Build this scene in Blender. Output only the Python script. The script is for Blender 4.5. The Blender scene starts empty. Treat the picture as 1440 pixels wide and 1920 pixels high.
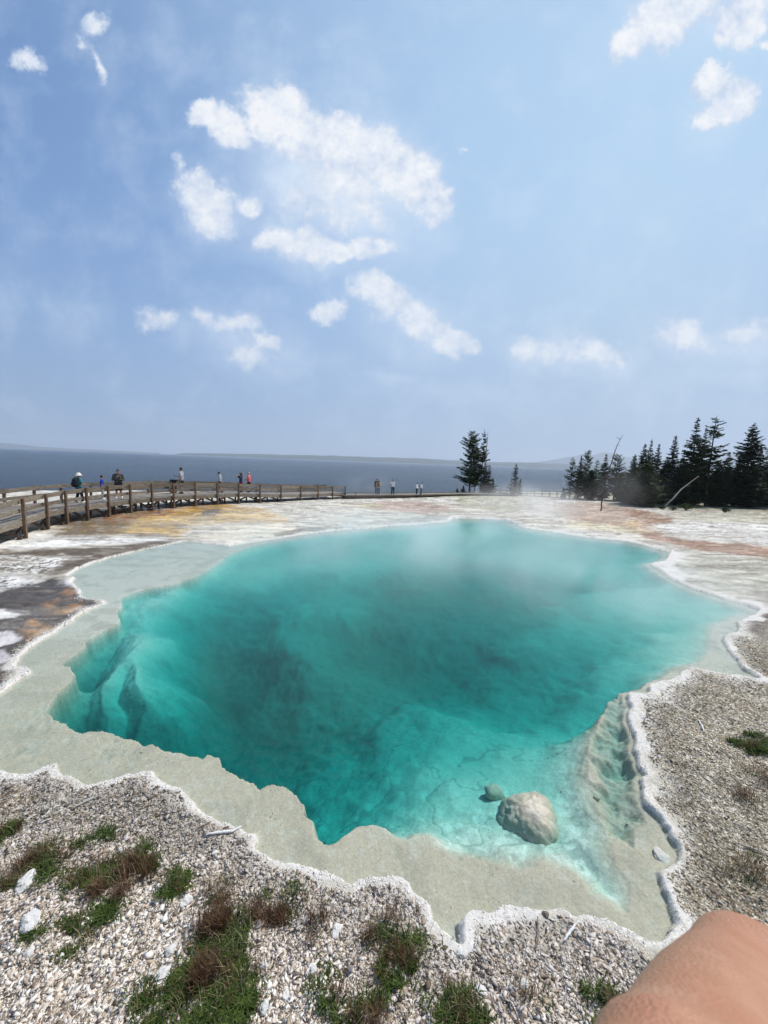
import bpy, bmesh, math, random, time
import numpy as np
from mathutils import Vector, Matrix, Euler
T0 = time.time()
sc = bpy.context.scene
COL = sc.collection
R = math.radians
random.seed(7)
rng = np.random.default_rng(11)

# ------------------------------------------------------------------ camera geometry
H = 3.4
FPX = 721.0
PITCH = math.atan(94.0 / FPX)
ROLL = math.atan(0.036)
_f = Vector((0, math.cos(PITCH), -math.sin(PITCH)))
_u0 = Vector((0, math.sin(PITCH), math.cos(PITCH)))
_r0 = Vector((1, 0, 0))
_r = _r0 * math.cos(ROLL) + _u0 * math.sin(ROLL)
_u = -_r0 * math.sin(ROLL) + _u0 * math.cos(ROLL)
CAM = Vector((0, 0, H))

def D(px, py):
    return _f * FPX + _r * (px - 720.0) + _u * (960.0 - py)

def P(px, py, z=0.0):
    d = D(px, py)
    t = (z - H) / d.z
    return CAM + d * t

def land_z0(y):
    t = min(max((y - 25.0) / 17.0, 0), 1)
    return -0.5 * t * t * (3 - 2 * t)

def G(px, py):
    """ground point seen at that place, following the gentle fall towards the lake"""
    z = 0.0
    for _ in range(12):
        p = P(px, py, z)
        z = land_z0(p.y)
    return P(px, py, z)

def z_at(p, px, py):
    """height of a point standing above p that is seen at row py"""
    d = D(px, py)
    return H + d.z * (p.y / d.y)

# ------------------------------------------------------------------ helpers
def tag(o, label=None, cat=None, group=None, kind=None):
    if label: o['label'] = label
    if cat: o['category'] = cat
    if group: o['group'] = group
    if kind: o['kind'] = kind
    return o

def empty(name, loc, rz=0.0, label=None, cat=None, group=None):
    o = bpy.data.objects.new(name, None)
    COL.objects.link(o)
    o.location = loc
    o.rotation_euler = (0, 0, rz)
    o.empty_display_size = 0.2
    return tag(o, label, cat, group)

def link_mesh(name, me, mats, parent=None, smooth=False):
    o = bpy.data.objects.new(name, me)
    COL.objects.link(o)
    if mats is not None:
        for m in (mats if isinstance(mats, (list, tuple)) else [mats]):
            me.materials.append(m)
    if smooth and len(me.polygons):
        me.polygons.foreach_set('use_smooth', [True] * len(me.polygons))
    if parent is not None:
        o.parent = parent
    return o

def np_mesh(name, verts, faces, nper):
    """verts (N,3), faces (M,nper)"""
    me = bpy.data.meshes.new(name)
    v = np.ascontiguousarray(verts, dtype=np.float32)
    f = np.ascontiguousarray(faces, dtype=np.int32)
    me.vertices.add(len(v)); me.vertices.foreach_set('co', v.ravel())
    me.loops.add(f.size); me.loops.foreach_set('vertex_index', f.ravel())
    me.polygons.add(len(f))
    me.polygons.foreach_set('loop_start', np.arange(0, f.size, nper, dtype=np.int32))
    me.update(calc_edges=True)
    return me

def set_attr(me, name, arr, typ='FLOAT'):
    a = me.attributes.new(name, typ, 'POINT')
    if typ == 'FLOAT':
        a.data.foreach_set('value', np.ascontiguousarray(arr, dtype=np.float32).ravel())
    else:
        c = np.ones((len(arr), 4), dtype=np.float32); c[:, :3] = arr
        a.data.foreach_set('color', c.ravel())

class MB:
    """collects simple shapes into one mesh"""
    def __init__(s): s.v = []; s.f = []; s.n = 0; s.mi = []; s.cur = 0
    def add(s, vs, fs):
        s.v.extend([tuple(p) for p in vs]); s.f.extend([tuple(i + s.n for i in q) for q in fs])
        s.mi.extend([s.cur] * len(fs)); s.n += len(vs)
    def bar(s, a, b, w, h, up=Vector((0, 0, 1)), jit=0.0):
        a = Vector(a); b = Vector(b); d = (b - a).normalized()
        side = d.cross(up)
        if side.length < 1e-4: side = Vector((1, 0, 0))
        side.normalize(); u = side.cross(d).normalized()
        c = min(w, h) * 0.12
        prof = [(-w/2+c, -h/2), (w/2-c, -h/2), (w/2, -h/2+c), (w/2, h/2-c), (w/2-c, h/2), (-w/2+c, h/2), (-w/2, h/2-c), (-w/2, -h/2+c)]
        vs = []
        for q in (a, b):
            for x, y in prof:
                vs.append(q + side * (x + random.uniform(-jit, jit)) + u * (y + random.uniform(-jit, jit)))
        fs = [(i, (i+1) % 8, 8 + (i+1) % 8, 8 + i) for i in range(8)]
        fs += [tuple(range(7, -1, -1)), tuple(range(8, 16))]
        s.add(vs, fs)
    def tube(s, pts, rad, n=8, cap=True, flat=None):
        pts = [Vector(p) for p in pts]
        if not isinstance(rad, (list, tuple)): rad = [rad] * len(pts)
        rings = []
        prev = None
        P2 = list(pts); R2 = list(rad)
        if cap:
            d0 = (pts[0] - pts[1]).normalized(); d1 = (pts[-1] - pts[-2]).normalized()
            P2 = [pts[0] + d0 * rad[0] * .9, pts[0] + d0 * rad[0] * .55] + P2 + [pts[-1] + d1 * rad[-1] * .55, pts[-1] + d1 * rad[-1] * .9]
            R2 = [rad[0] * .35, rad[0] * .8] + R2 + [rad[-1] * .8, rad[-1] * .35]
        vs = []; m = len(P2)
        for i, p in enumerate(P2):
            d = (P2[min(i+1, m-1)] - P2[max(i-1, 0)])
            if d.length < 1e-9: d = Vector((0, 0, 1))
            d.normalize()
            if prev is None:
                a = d.cross(Vector((0.13, 0.31, 0.94)))
                if a.length < .05: a = d.cross(Vector((1, 0, 0)))
            else:
                a = prev - d * prev.dot(d)
            a.normalize(); prev = a; b = d.cross(a)
            for k in range(n):
                t = 2 * math.pi * k / n
                vs.append(p + (a * math.cos(t) + b * math.sin(t)) * R2[i])
        fs = []
        for i in range(m - 1):
            for k in range(n):
                fs.append((i*n + k, i*n + (k+1) % n, (i+1)*n + (k+1) % n, (i+1)*n + k))
        fs.append(tuple(range(n-1, -1, -1))); fs.append(tuple((m-1)*n + k for k in range(n)))
        s.add(vs, fs)
    def ball(s, c, r, nu=12, nv=8, rot=None):
        c = Vector(c)
        if not isinstance(r, (list, tuple)): r = (r, r, r)
        vs = [Vector((0, 0, r[2]))]
        for i in range(1, nv):
            th = math.pi * i / nv
            for k in range(nu):
                ph = 2 * math.pi * k / nu
                vs.append(Vector((r[0]*math.sin(th)*math.cos(ph), r[1]*math.sin(th)*math.sin(ph), r[2]*math.cos(th))))
        vs.append(Vector((0, 0, -r[2])))
        if rot: vs = [rot @ p for p in vs]
        vs = [p + c for p in vs]
        fs = [(0, 1+k, 1+(k+1) % nu) for k in range(nu)]
        for i in range(nv-2):
            for k in range(nu):
                a = 1+i*nu
                fs.append((a+k, a+nu+k, a+nu+(k+1) % nu, a+(k+1) % nu))
        a = 1+(nv-2)*nu; e = len(vs)-1
        fs += [(a+(k+1) % nu, a+k, e) for k in range(nu)]
        s.add(vs, fs)
    def mesh(s, name):
        me = bpy.data.meshes.new(name)
        me.from_pydata(s.v, [], s.f)
        me.polygons.foreach_set('material_index', s.mi)
        me.update()
        return me
    def build(s, name, mats, parent=None, smooth=False):
        return link_mesh(name, s.mesh(name), mats, parent, smooth)

def remeshed(mb, voxel, smooth_iter=4):
    me = mb.mesh('tmp')
    o = bpy.data.objects.new('tmp', me); COL.objects.link(o)
    m = o.modifiers.new('r', 'REMESH'); m.mode = 'VOXEL'; m.voxel_size = voxel; m.use_smooth_shade = True
    if smooth_iter:
        m2 = o.modifiers.new('s', 'SMOOTH'); m2.iterations = smooth_iter; m2.factor = .5
    dg = bpy.context.evaluated_depsgraph_get()
    out = bpy.data.meshes.new_from_object(o.evaluated_get(dg))
    bpy.data.objects.remove(o); bpy.data.meshes.remove(me)
    return out

# ------------------------------------------------------------------ noise
def _hash(ix, iy, seed):
    h = (ix.astype(np.int64) * 374761393 + iy.astype(np.int64) * 668265263 + seed * 974711) & 0xffffffff
    h = ((h ^ (h >> 13)) * 1274126177) & 0xffffffff
    h = h ^ (h >> 16)
    return (h & 0xffffff) / float(0xffffff)

def vnoise(x, y, seed=0):
    x0 = np.floor(x); y0 = np.floor(y)
    fx = x - x0; fy = y - y0
    fx = fx*fx*fx*(fx*(fx*6-15)+10); fy = fy*fy*fy*(fy*(fy*6-15)+10)
    a = _hash(x0, y0, seed); b = _hash(x0+1, y0, seed); c = _hash(x0, y0+1, seed); d = _hash(x0+1, y0+1, seed)
    return (a*(1-fx)+b*fx)*(1-fy) + (c*(1-fx)+d*fx)*fy

def fbm(x, y, seed=0, octv=4, gain=.5, lac=2.03):
    s = 0; a = 1; t = 0
    for i in range(octv):
        s = s + a * vnoise(x, y, seed + 17*i); t += a; a *= gain
        x = x*lac + 13.7; y = y*lac + 7.3
    return s / t          # 0..1

def sstep(a, b, x):
    t = np.clip((x-a)/(b-a), 0, 1)
    return t*t*(3-2*t)

def poly_sd(x, y, poly):
    """signed distance, negative inside"""
    poly = np.asarray(poly, float)
    d2 = np.full(x.shape, 1e18); ins = np.zeros(x.shape, bool)
    n = len(poly)
    for i in range(n):
        ax, ay = poly[i]; bx, by = poly[(i+1) % n]
        ex = bx-ax; ey = by-ay
        wx = x-ax; wy = y-ay
        L = ex*ex+ey*ey+1e-12
        t = np.clip((wx*ex+wy*ey)/L, 0, 1)
        dx = wx-ex*t; dy = wy-ey*t
        d2 = np.minimum(d2, dx*dx+dy*dy)
        c = (ay > y) != (by > y)
        with np.errstate(divide='ignore', invalid='ignore'):
            xi = ex*(y-ay)/(by-ay if by != ay else 1e-12)+ax
        ins ^= c & (x < xi)
    d = np.sqrt(d2)
    return np.where(ins, -d, d)

def wpoly(pts, z=0.0):
    return [(P(a, b, z).x, P(a, b, z).y) for a, b in pts]

def gpoly(pts):
    return [(G(a, b).x, G(a, b).y) for a, b in pts]

# ------------------------------------------------------------------ materials
def new_mat(name):
    m = bpy.data.materials.new(name); m.use_nodes = True
    nt = m.node_tree; nt.nodes.clear()
    out = nt.nodes.new('ShaderNodeOutputMaterial')
    return m, nt, out

def N(nt, typ, **kw):
    n = nt.nodes.new(typ)
    for k, v in kw.items():
        if k.startswith('i_'):
            n.inputs[k[2:].replace('_', ' ')].default_value = v
        else:
            setattr(n, k, v)
    return n

def noise_mat(name, c1, c2, scale=8.0, rough=.8, bump=.3, detail=6, stretch=(1, 1, 1), spec=.3, bscale=None, bdist=.01, c3=None, rnd=0.0, trans=0.0):
    m, nt, out = new_mat(name)
    b = N(nt, 'ShaderNodeBsdfPrincipled'); b.inputs['Roughness'].default_value = rough
    b.inputs['Specular IOR Level'].default_value = spec
    tc = N(nt, 'ShaderNodeTexCoord'); mp = N(nt, 'ShaderNodeMapping'); mp.inputs['Scale'].default_value = stretch
    nt.links.new(tc.outputs['Object'], mp.inputs['Vector'])
    no = N(nt, 'ShaderNodeTexNoise'); no.inputs['Scale'].default_value = scale; no.inputs['Detail'].default_value = detail; no.inputs['Roughness'].default_value = .6
    nt.links.new(mp.outputs[0], no.inputs['Vector'])
    cr = N(nt, 'ShaderNodeValToRGB'); cr.color_ramp.elements[0].position = .33; cr.color_ramp.elements[1].position = .67
    cr.color_ramp.elements[0].color = (*c1, 1); cr.color_ramp.elements[1].color = (*c2, 1)
    if c3:
        e = cr.color_ramp.elements.new(.5); e.color = (*c3, 1)
    nt.links.new(no.outputs['Fac'], cr.inputs[0])
    src = cr.outputs[0]
    if rnd:
        oi = N(nt, 'ShaderNodeObjectInfo'); mr = N(nt, 'ShaderNodeMapRange'); mr.inputs['To Min'].default_value = 1-rnd; mr.inputs['To Max'].default_value = 1+rnd
        nt.links.new(oi.outputs['Random'], mr.inputs[0])
        vm = N(nt, 'ShaderNodeVectorMath', operation='SCALE'); nt.links.new(src, vm.inputs[0]); nt.links.new(mr.outputs[0], vm.inputs['Scale'])
        src = vm.outputs[0]
    nt.links.new(src, b.inputs['Base Color'])
    if bump:
        n2 = N(nt, 'ShaderNodeTexNoise'); n2.inputs['Scale'].default_value = bscale or scale*2; n2.inputs['Detail'].default_value = 5
        nt.links.new(mp.outputs[0], n2.inputs['Vector'])
        bp = N(nt, 'ShaderNodeBump'); bp.inputs['Strength'].default_value = bump; bp.inputs['Distance'].default_value = bdist
        nt.links.new(n2.outputs['Fac'], bp.inputs['Height']); nt.links.new(bp.outputs[0], b.inputs['Normal'])
    if trans:
        tr = N(nt, 'ShaderNodeBsdfTranslucent'); nt.links.new(src, tr.inputs['Color'])
        mx = N(nt, 'ShaderNodeMixShader'); mx.inputs[0].default_value = trans
        nt.links.new(b.outputs[0], mx.inputs[1]); nt.links.new(tr.outputs[0], mx.inputs[2]); nt.links.new(mx.outputs[0], out.inputs['Surface'])
    else:
        nt.links.new(b.outputs[0], out.inputs['Surface'])
    return m

SKY_S = 0.10
EXPO = 0.0
SKYMIX = (.8, 1.0)
SKYTINT = (1.25, 1.62, 1.92)
HAZECOL = (.50, .70, .90)
HORL = (.25, .36, .54)
HORR = (.44, .56, .74)
VEILCOL = (.70, .82, .97)
STEAM = True
# ------------------------------------------------------------------ outline of the pool, as points on the ground
WATER_Z = -0.03
OUT_PX = [(0,1304),(18,1290),(38,1272),(54,1264),(58,1256),(44,1251),(30,1252),(33,1240),(42,1228),(53,1218),(68,1208),(85,1196),(105,1185),(122,1172),(140,1162),(155,1150),(172,1143),(188,1136),(201,1130),(196,1126),(185,1125),(168,1123),(155,1121),(149,1113),(150,1106),(143,1098),(134,1093),(138,1087),(144,1084),(128,1079),
 (148,1066),(170,1057),(200,1047),(240,1038),(270,1030),(300,1024),(345,1015),(400,1019),(430,1024),(455,1020),(485,1015),(512,1011),(535,1007),(575,1001),(620,996),(660,992),(697,990),(722,986),(750,985),(780,984),(812,980),(832,979),(842,977),(848,972),(868,971),(890,972),(920,973),(948,974),(958,977),(967,981),(977,987),(988,990),(1015,994),(1044,998),(1075,1003),(1108,1008),(1140,1011),(1172,1014),(1195,1018),(1216,1024),(1240,1030),(1257,1034),(1252,1043),(1246,1051),(1232,1054),(1218,1057),(1228,1063),(1243,1073),(1258,1085),(1277,1093),(1300,1104),(1327,1112),(1345,1118),(1360,1123),(1395,1132),(1427,1143),
 (1412,1152),(1403,1157),(1390,1163),(1380,1168),(1384,1176),(1380,1184),(1365,1189),(1357,1193),(1352,1200),(1362,1212),(1370,1223),(1383,1240),(1393,1253),(1408,1262),(1423,1273),(1405,1272),(1385,1269),(1360,1265),(1340,1261),(1323,1258),(1310,1254),(1297,1253),(1278,1259),(1260,1267),(1253,1275),(1240,1279),(1227,1283),(1212,1288),(1216,1299),(1195,1301),(1173,1302),(1176,1314),(1180,1327),(1179,1342),(1183,1360),(1188,1376),(1190,1393),(1189,1408),(1193,1425),(1200,1440),(1207,1452),(1198,1462),(1200,1478),(1204,1492),(1212,1505),(1222,1519),(1234,1532),(1245,1545),(1251,1556),(1252,1568),(1262,1580),(1266,1592),(1271,1606),(1263,1614),(1240,1622),(1228,1630),(1233,1645),(1241,1660),(1246,1674),(1252,1686),(1256,1698),(1261,1712),(1271,1725),(1275,1740),(1265,1757),(1250,1767),(1235,1772),(1210,1762),(1190,1752),(1170,1742),(1152,1735),(1135,1730),(1115,1730),(1100,1725),(1085,1722),(1070,1722),(1058,1715),(1045,1710),(1020,1712),(1000,1710),(980,1706),(960,1700),(945,1700),(930,1703),(922,1712),(908,1714),(898,1706),(880,1706),(868,1712),(861,1727),(858,1748),(855,1768),(845,1764),(835,1755),(822,1738),(810,1720),(808,1706),(800,1692),(790,1682),(780,1675),(770,1662),(765,1655),(757,1650),(730,1645),(712,1645),(690,1646),(672,1652),(660,1660),(645,1655),(632,1650),(620,1647),(600,1638),(575,1625),(560,1618),(540,1618),(520,1614),(505,1604),(485,1593),(483,1582),(482,1572),(470,1562),(450,1550),(425,1541),(400,1532),(382,1520),(365,1510),(357,1498),(350,1490),(340,1478),(320,1472),(303,1460),(287,1447),(262,1448),(240,1450),(225,1459),(210,1465),(185,1473),(160,1478),(143,1466),(125,1458),(115,1450),(107,1435),(85,1440),(65,1447),(48,1451),(30,1450),(0,1441),(-60,1445),(-150,1438),(-280,1420),(-340,1370),(-240,1335),(-130,1325),(-60,1318)]
DEEP_PX = [(88,1327),(100,1340),(117,1350),(118,1360),(143,1367),(170,1364),(193,1367),(215,1374),(233,1377),(252,1378),(267,1383),(273,1394),(286,1389),(293,1393),(317,1405),(347,1407),(373,1418),(383,1408),(403,1413),(413,1427),(440,1443),(445,1458),(480,1470),(487,1475),(502,1466),(520,1465),(537,1472),(550,1490),(567,1507),(567,1520),(572,1533),(595,1562),(612,1577),(628,1576),(645,1568),(670,1557),(695,1560),(720,1563),(738,1572),(755,1585),(785,1577),(820,1592),(850,1607),(905,1612),(945,1612),(980,1622),(1020,1622),(1060,1634),(1085,1652),(1110,1682),(1150,1706),(1185,1727),(1200,1727),(1203,1700),(1192,1660),(1170,1630),(1152,1600),(1152,1560),(1138,1525),(1118,1490),(1107,1450),(1102,1420),(1107,1377),(1123,1345),(1143,1315),(1163,1298),(1185,1292),(1210,1280),(1235,1268),(1280,1248),(1320,1240),(1338,1226),(1340,1200),(1338,1180),(1362,1165),(1388,1150),(1405,1143),
 (1355,1126),(1320,1115),(1270,1096),(1236,1076),(1208,1058),(1238,1048),(1244,1038),(1210,1027),(1170,1018),(1108,1012),(1044,1002),(985,994),(960,985),(945,978),(892,975),(852,976),(842,982),(780,988),(720,990),(660,996),(600,1002),(535,1011),(480,1019),(455,1026),(420,1040),(393,1060),(360,1080),(330,1092),(300,1097),(267,1103),(240,1112),(227,1118),(233,1126),(217,1143),(227,1160),(212,1170),(197,1177),(175,1190),(157,1200),(153,1210),(130,1228),(107,1243),(133,1248),(142,1262),(122,1280),(100,1297)]
DEPTH_PX = [(400,1390,3.2),(480,1440,2.7),(560,1500,2.4),(600,1545,2.0),(650,1545,1.2),
 (290,1120,.45),(330,1100,.5),
 (350,1150,1.3),(400,1200,2.0),(350,1300,3.0),(450,1300,2.7),(500,1380,2.8),(550,1430,2.6),(330,1220,1.5),
 (400,1080,.45),(500,1050,.5),(600,1040,.5),(700,1010,.35),(850,990,.22),(950,990,.28),(1000,1020,.45),(1100,1040,.42),(1200,1050,.35),
 (600,1120,.9),(700,1150,1.3),(700,1230,2.1),(800,1250,2.4),(870,1290,2.3),(800,1180,1.5),(900,1180,1.3),(1000,1200,1.2),(1100,1180,.7),(1200,1150,.4),(1300,1140,.22),(1250,1220,.22),(1310,1210,.2),(1150,1250,.6),(950,1330,1.7),(1000,1280,1.6),(1070,1340,1.0),(1060,1430,.5),(900,1400,.85),(800,1400,1.1),(700,1400,1.5),(700,1480,.95),(800,1480,.62),(900,1480,.42),(1000,1450,.5),(850,1550,.35),(750,1550,.55),(920,1570,.32),(1050,1550,.25),(1080,1600,.3),(1000,1612,.22),(600,1300,1.9),(620,1450,1.8),(550,1200,1.4),(1150,1680,.3),(1190,1712,.3),(1110,1640,.3),(1160,1620,.2),(1130,1560,.25)]
CRUST_PX = [(50,1255,.10),(150,1110,.12),(20,1295,.12),(100,1440,.09),(250,1450,.07),(400,1530,.05),(480,1590,.06),(600,1640,.09),(740,1650,.10),(840,1750,.08),(930,1705,.13),(1100,1725,.07),(1240,1770,.14),(1265,1680,.05),(1265,1600,.04),(1240,1540,.12),(1200,1470,.17),(1190,1400,.15),(1180,1320,.2),(1250,1270,.22),(1320,1258,.10),(1380,1220,.15),(1360,1180,.32),(1400,1140,.35),(1240,1065,.55),(1290,1100,.35),(1100,1008,.35),(900,972,.2),(700,990,.25),(500,1012,.12),(300,1024,.03),(200,1045,.03),(360,1015,.03)]
OUT_W = wpoly(OUT_PX, WATER_Z)
DEEP_W = wpoly(DEEP_PX, WATER_Z)

def qc(x, y):
    return x/(y+1.0), 2.0*np.log(np.maximum(y+1.0, .2))

def smooth_field(x, y, ctl, sig=.085):
    qx, qy = qc(x, y); num = 0; den = 0
    for a, b, v in list(ctl)+[(q[0], q[1], q[2]+100) for q in POCKET_PX]:
        fl = v > 90
        v = (v-100 if fl else v)*DSC
        p = P(a, b, -.5 if fl else -v); cx, cy = qc(p.x, np.array(p.y))
        d2 = (qx-cx)**2+((qy-cy)*.6)**2
        w = np.exp(-d2/(2*sig*sig))+1e-4/(d2+1e-3)
        num = num+w*v; den = den+w
    return num/den

def shepard(x, y, ctl, power=3.0):
    qx, qy = qc(x, y); num = 0; den = 0
    for a, b, v in ctl:
        p = P(a, b, WATER_Z); cx, cy = qc(p.x, np.array(p.y))
        w = 1.0/((qx-cx)**2+(qy-cy)**2+2e-4)**(power/2)
        num = num+w*v; den = den+w
    return num/den

SH_T = [-3, -1.2, -1.0, -.1, .12, .3, .45, .52, .62, 1.5, 4]
SH_Y = [30, 33, 35.5, 47, 53, 60, 66, 70, 76, 300, 400]

def land_arr(x, y):
    t = sstep(25.0, 42.0, y)
    z = -0.5*t
    z = z+(fbm(x*.25, y*.25, 5, 3)-.5)*.10*sstep(6, 16, y)
    z = z+(fbm(x*1.3, y*1.3, 9, 4)-.5)*.05
    return z

def terrain(x, y):
    """returns z, signed distances and masks on arrays"""
    wx = x+(fbm(x*3.1, y*3.1, 1, 4)-.5)*.10+(fbm(x*14, y*14, 2, 3)-.5)*.035
    wy = y+(fbm(x*3.1, y*3.1, 3, 4)-.5)*.10+(fbm(x*14, y*14, 4, 3)-.5)*.035
    so = poly_sd(wx, wy, OUT_W)
    sdp = poly_sd(wx+(fbm(x*1.7, y*1.7, 31, 3)-.5)*.12, wy+(fbm(x*1.7, y*1.7, 32, 3)-.5)*.12, DEEP_W)
    near = (y > -1) & (y < 30) & (np.abs(x) < 20)
    cw = np.where(near, 0.0, .1); dep = np.zeros_like(x)
    cw[near] = shepard(x[near], y[near], CRUST_PX)
    ins = so < .4
    # the bed, seen through clear water, is sampled a little aside so that its patches do not follow the shore exactly
    ddx = (fbm(x[ins]*.9, y[ins]*.9, 21, 4)-.5)*.8; ddy = (fbm(x[ins]*.9, y[ins]*.9, 22, 4)-.5)*.8
    dep[ins] = smooth_field(x[ins]+ddx, y[ins]+ddy, DEPTH_PX)
    land = land_arr(x, y)
    # beyond the shore line the land dips under the lake
    yn = np.maximum(y, .5); t = x/yn
    ysh = np.interp(t, SH_T, SH_Y)
    ysh = ysh+(fbm(x*.12, y*.12, 41, 3)-.5)*5
    bank = sstep(-1.5, 6.0, y-ysh)
    land = land-bank*4.0
    # sinter lip
    rise = sstep(-.015, .035, so)
    lipw = .05+cw*.9
    lip = (.004+.055*np.minimum(cw, .13)*(.2+1.6*fbm(x*3, y*3, 51, 5))*(.35+.65*sstep(12, 5, y)))*np.exp(-(np.maximum(so, 0)/lipw)**2)
    knob = (fbm(x*13, y*13, 52, 5, .6)-.5)*(.10*np.minimum(cw, .2))*np.exp(-(np.maximum(so, 0)/(cw+.03))**2)
    zo = land+lip+knob
    grit = sstep(.05, .2, so)*sstep(14, 5, y)
    zo = zo+grit*((fbm(x*26, y*26, 61, 3)-.5)*.03+(fbm(x*5, y*5, 62, 3)-.5)*.06)
    # ground climbs gently towards the viewer
    zo = zo+sstep(3.4, .5, y)*.10
    # under water
    shelf = -.048-.02*sstep(0, .8, -so)*sstep(9, 3, y)
    shelf = shelf+(fbm(x*4, y*4, 71, 5, .55)-.5)*.06*sstep(11, 4, y)+(fbm(x*18, y*18, 72, 3)-.5)*.022
    shelf = np.minimum(shelf, WATER_Z-.015)
    rk = np.zeros_like(x)
    for q in ROCK_W: rk = np.maximum(rk, sstep(.10, -.12, poly_sd(wx+(fbm(x*4, y*4, 91, 3)-.5)*.25, wy+(fbm(x*4, y*4, 92, 3)-.5)*.25, q)))
    rk = rk*sstep(-.02, -.12, so)
    shelf = shelf-rk*(.05+.34*(fbm(x*3.4+y*.8, y*3.4, 93, 6, .66)-.34).clip(0)+.05*fbm(x*14, y*14, 94, 3))
    din = np.maximum(-sdp, 0)
    wall = 1-(1-np.clip(din/(.10+.26*fbm(x*1.5, y*1.5, 73, 2)+.10*np.sqrt(dep)+.55*sstep(.62, .2, dep)), 0, 1))**2
    tex = .12+.88*sstep(4.6, 2.6, y)*sstep(-1.2, .4, x)
    rough = (fbm(x*1.3, y*1.3, 74, 5, .55)-.5)*(.30*np.minimum(dep, 1.3)+.04)*(.45+.55*tex)+(fbm(x*9, y*9, 75, 3)-.5)*.05*tex
    rid = np.abs(fbm(x*2.3, y*2.3, 76, 3)-.5)*2
    rough = rough-(1-sstep(0, .12, rid))*.05*np.minimum(dep, 1)*tex
    zi = shelf*(1-wall)+wall*(np.minimum(-dep+rough, -.12)-.05)
    lw = poly_sd(x+(fbm(x*1.2, y*1.2, 81, 4)-.5)*.5, y+(fbm(x*1.2, y*1.2, 82, 4)-.5)*.5, LEDGE_W)
    lt = sstep(1.25, -.45, lw)
    ledge = -.16-.30*fbm(x*.9, y*.9, 83, 3)-.25*sstep(6.2, 5.0, y)+(fbm(x*7, y*7, 84, 4)-.5)*.08
    m_ = (lt > 0) & (zi < ledge)
    zi = np.where(m_, zi*(1-lt)+ledge*lt, zi)
    # rocky ledge along the right side and lumps at the lower right corner
    for (a, b, rr, hh) in LUMPS:
        p = P(a, b, -.2)
        d2 = (x-p.x)**2+(y-p.y)**2
        zi = np.where(so < 0, np.minimum(zi+hh*np.exp(-d2/(rr*rr))*(.6+.8*fbm(x*5, y*5, 77, 4)), WATER_Z-.035), zi)
    z = zi*(1-rise)+zo*rise
    return z, so, sdp, cw, dep, bank

DSC = .60
# floor of the deep pocket under the left shore, and the pale ledge that stands in it
POCKET_PX = [(100,1325,2.8),(150,1335,3.2),(200,1330,3.4),(250,1335,3.4),(300,1345,3.4),(350,1365,3.4),(400,1385,3.2),(450,1430,3.0),(150,1250,1.8),(170,1200,1.4),(230,1270,2.4),(250,1200,1.8),(330,1290,2.6),(290,1150,1.3),(380,1330,2.6)]
LEDGE_PX = [(225,1118),(262,1108),(300,1100),(345,1112),(310,1138),(295,1170),(310,1200),(292,1230),(306,1262),(290,1288),(262,1296),(243,1285),(228,1262),(214,1296),(192,1316),(172,1298),(170,1268),(190,1240),(206,1222),(196,1196),(215,1175),(222,1150)]
LEDGE_W = wpoly(LEDGE_PX, -.28)
LUMPS = [(690,1590,.2,.12),(790,1600,.2,.1)]
ROCK_PX = [[(1122,1385),(1140,1330),(1165,1300),(1185,1330),(1190,1440),(1212,1520),(1185,1590),(1145,1565),(1112,1480)]]
ROCK_W = [wpoly(q, -.1) for q in ROCK_PX]

# ------------------------------------------------------------------ terrain grid (finer where it is near)
def axis_t():
    d = np.arange(-1.28, 1.2801, .0029)
    o = []; v = 1.28; s = .0029
    while v < 45:
        s *= 1.16; v += s; o.append(v)
    o = np.array(o)
    return np.concatenate([-o[::-1], d, o])

def axis_y():
    dep = np.arange(64.0, 4.3, -.115)
    ys = list(H/np.tan(np.radians(dep)))
    v = ys[-1]; s = ys[-1]-ys[-2]
    while v < 470:
        s *= 1.05; v += s; ys.append(v)
    fr = []; v = ys[0]; s = .02
    while v > -70:
        s *= 1.12; v -= s; fr.append(v)
    return np.array(fr[::-1]+ys)

AT = axis_t(); AY = axis_y()
TT, YY = np.meshgrid(AT, AY)
WID = np.maximum(YY+1.5, 1.5+(-YY).clip(0)*.3)
XX = np.sign(TT)*(np.minimum(np.abs(TT), 1.28)*WID+(np.abs(TT)-1.28).clip(0)*np.minimum(WID, 12.0))
X = XX.ravel(); Y = YY.ravel()
Z, SO, SD, CW, DEP, BANK = terrain(X, Y)
nr, nc = TT.shape
idx = np.arange(nr*nc).reshape(nr, nc)
F = np.stack([idx[:-1, :-1], idx[:-1, 1:], idx[1:, 1:], idx[1:, :-1]], -1).reshape(-1, 4)
gme = np_mesh('ground', np.stack([X, Y, Z], 1), F, 4)
print('terrain', nr, nc, time.time()-T0)

# ------------------------------------------------------------------ colour of the ground: mineral crust, mats and gravel
def C(*a): return np.array(a, float)
near = sstep(12, 5, Y)
n1 = fbm(X*.6, Y*.6, 101, 5, .6); n2 = fbm(X*3.0, Y*3.0, 102, 5, .6); n3 = fbm(X*.15, Y*.8, 103, 4)
n4 = fbm(X*35, Y*35, 104, 2); n5 = fbm(X*11, Y*11, 105, 3)
col = np.empty((len(X), 3))
def lay(c, m):
    global col
    m = np.clip(m, 0, 1)[:, None]
    col = col*(1-m)+c*m
col[:] = C(.52, .48, .41)
lay(C(.62, .59, .53), sstep(.45, .62, n2)*.8)
lay(C(.40, .36, .29), sstep(.52, .68, n1)*.6)
wrx = X+(fbm(X*.5, Y*.9, 111, 5, .6)-.5)*2.4+(fbm(X*3, Y*3, 113, 4, .6)-.5)*.35
wry = Y+(fbm(X*.5, Y*.9, 112, 5, .6)-.5)*2.0+(fbm(X*3, Y*3, 114, 4, .6)-.5)*.35
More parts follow.
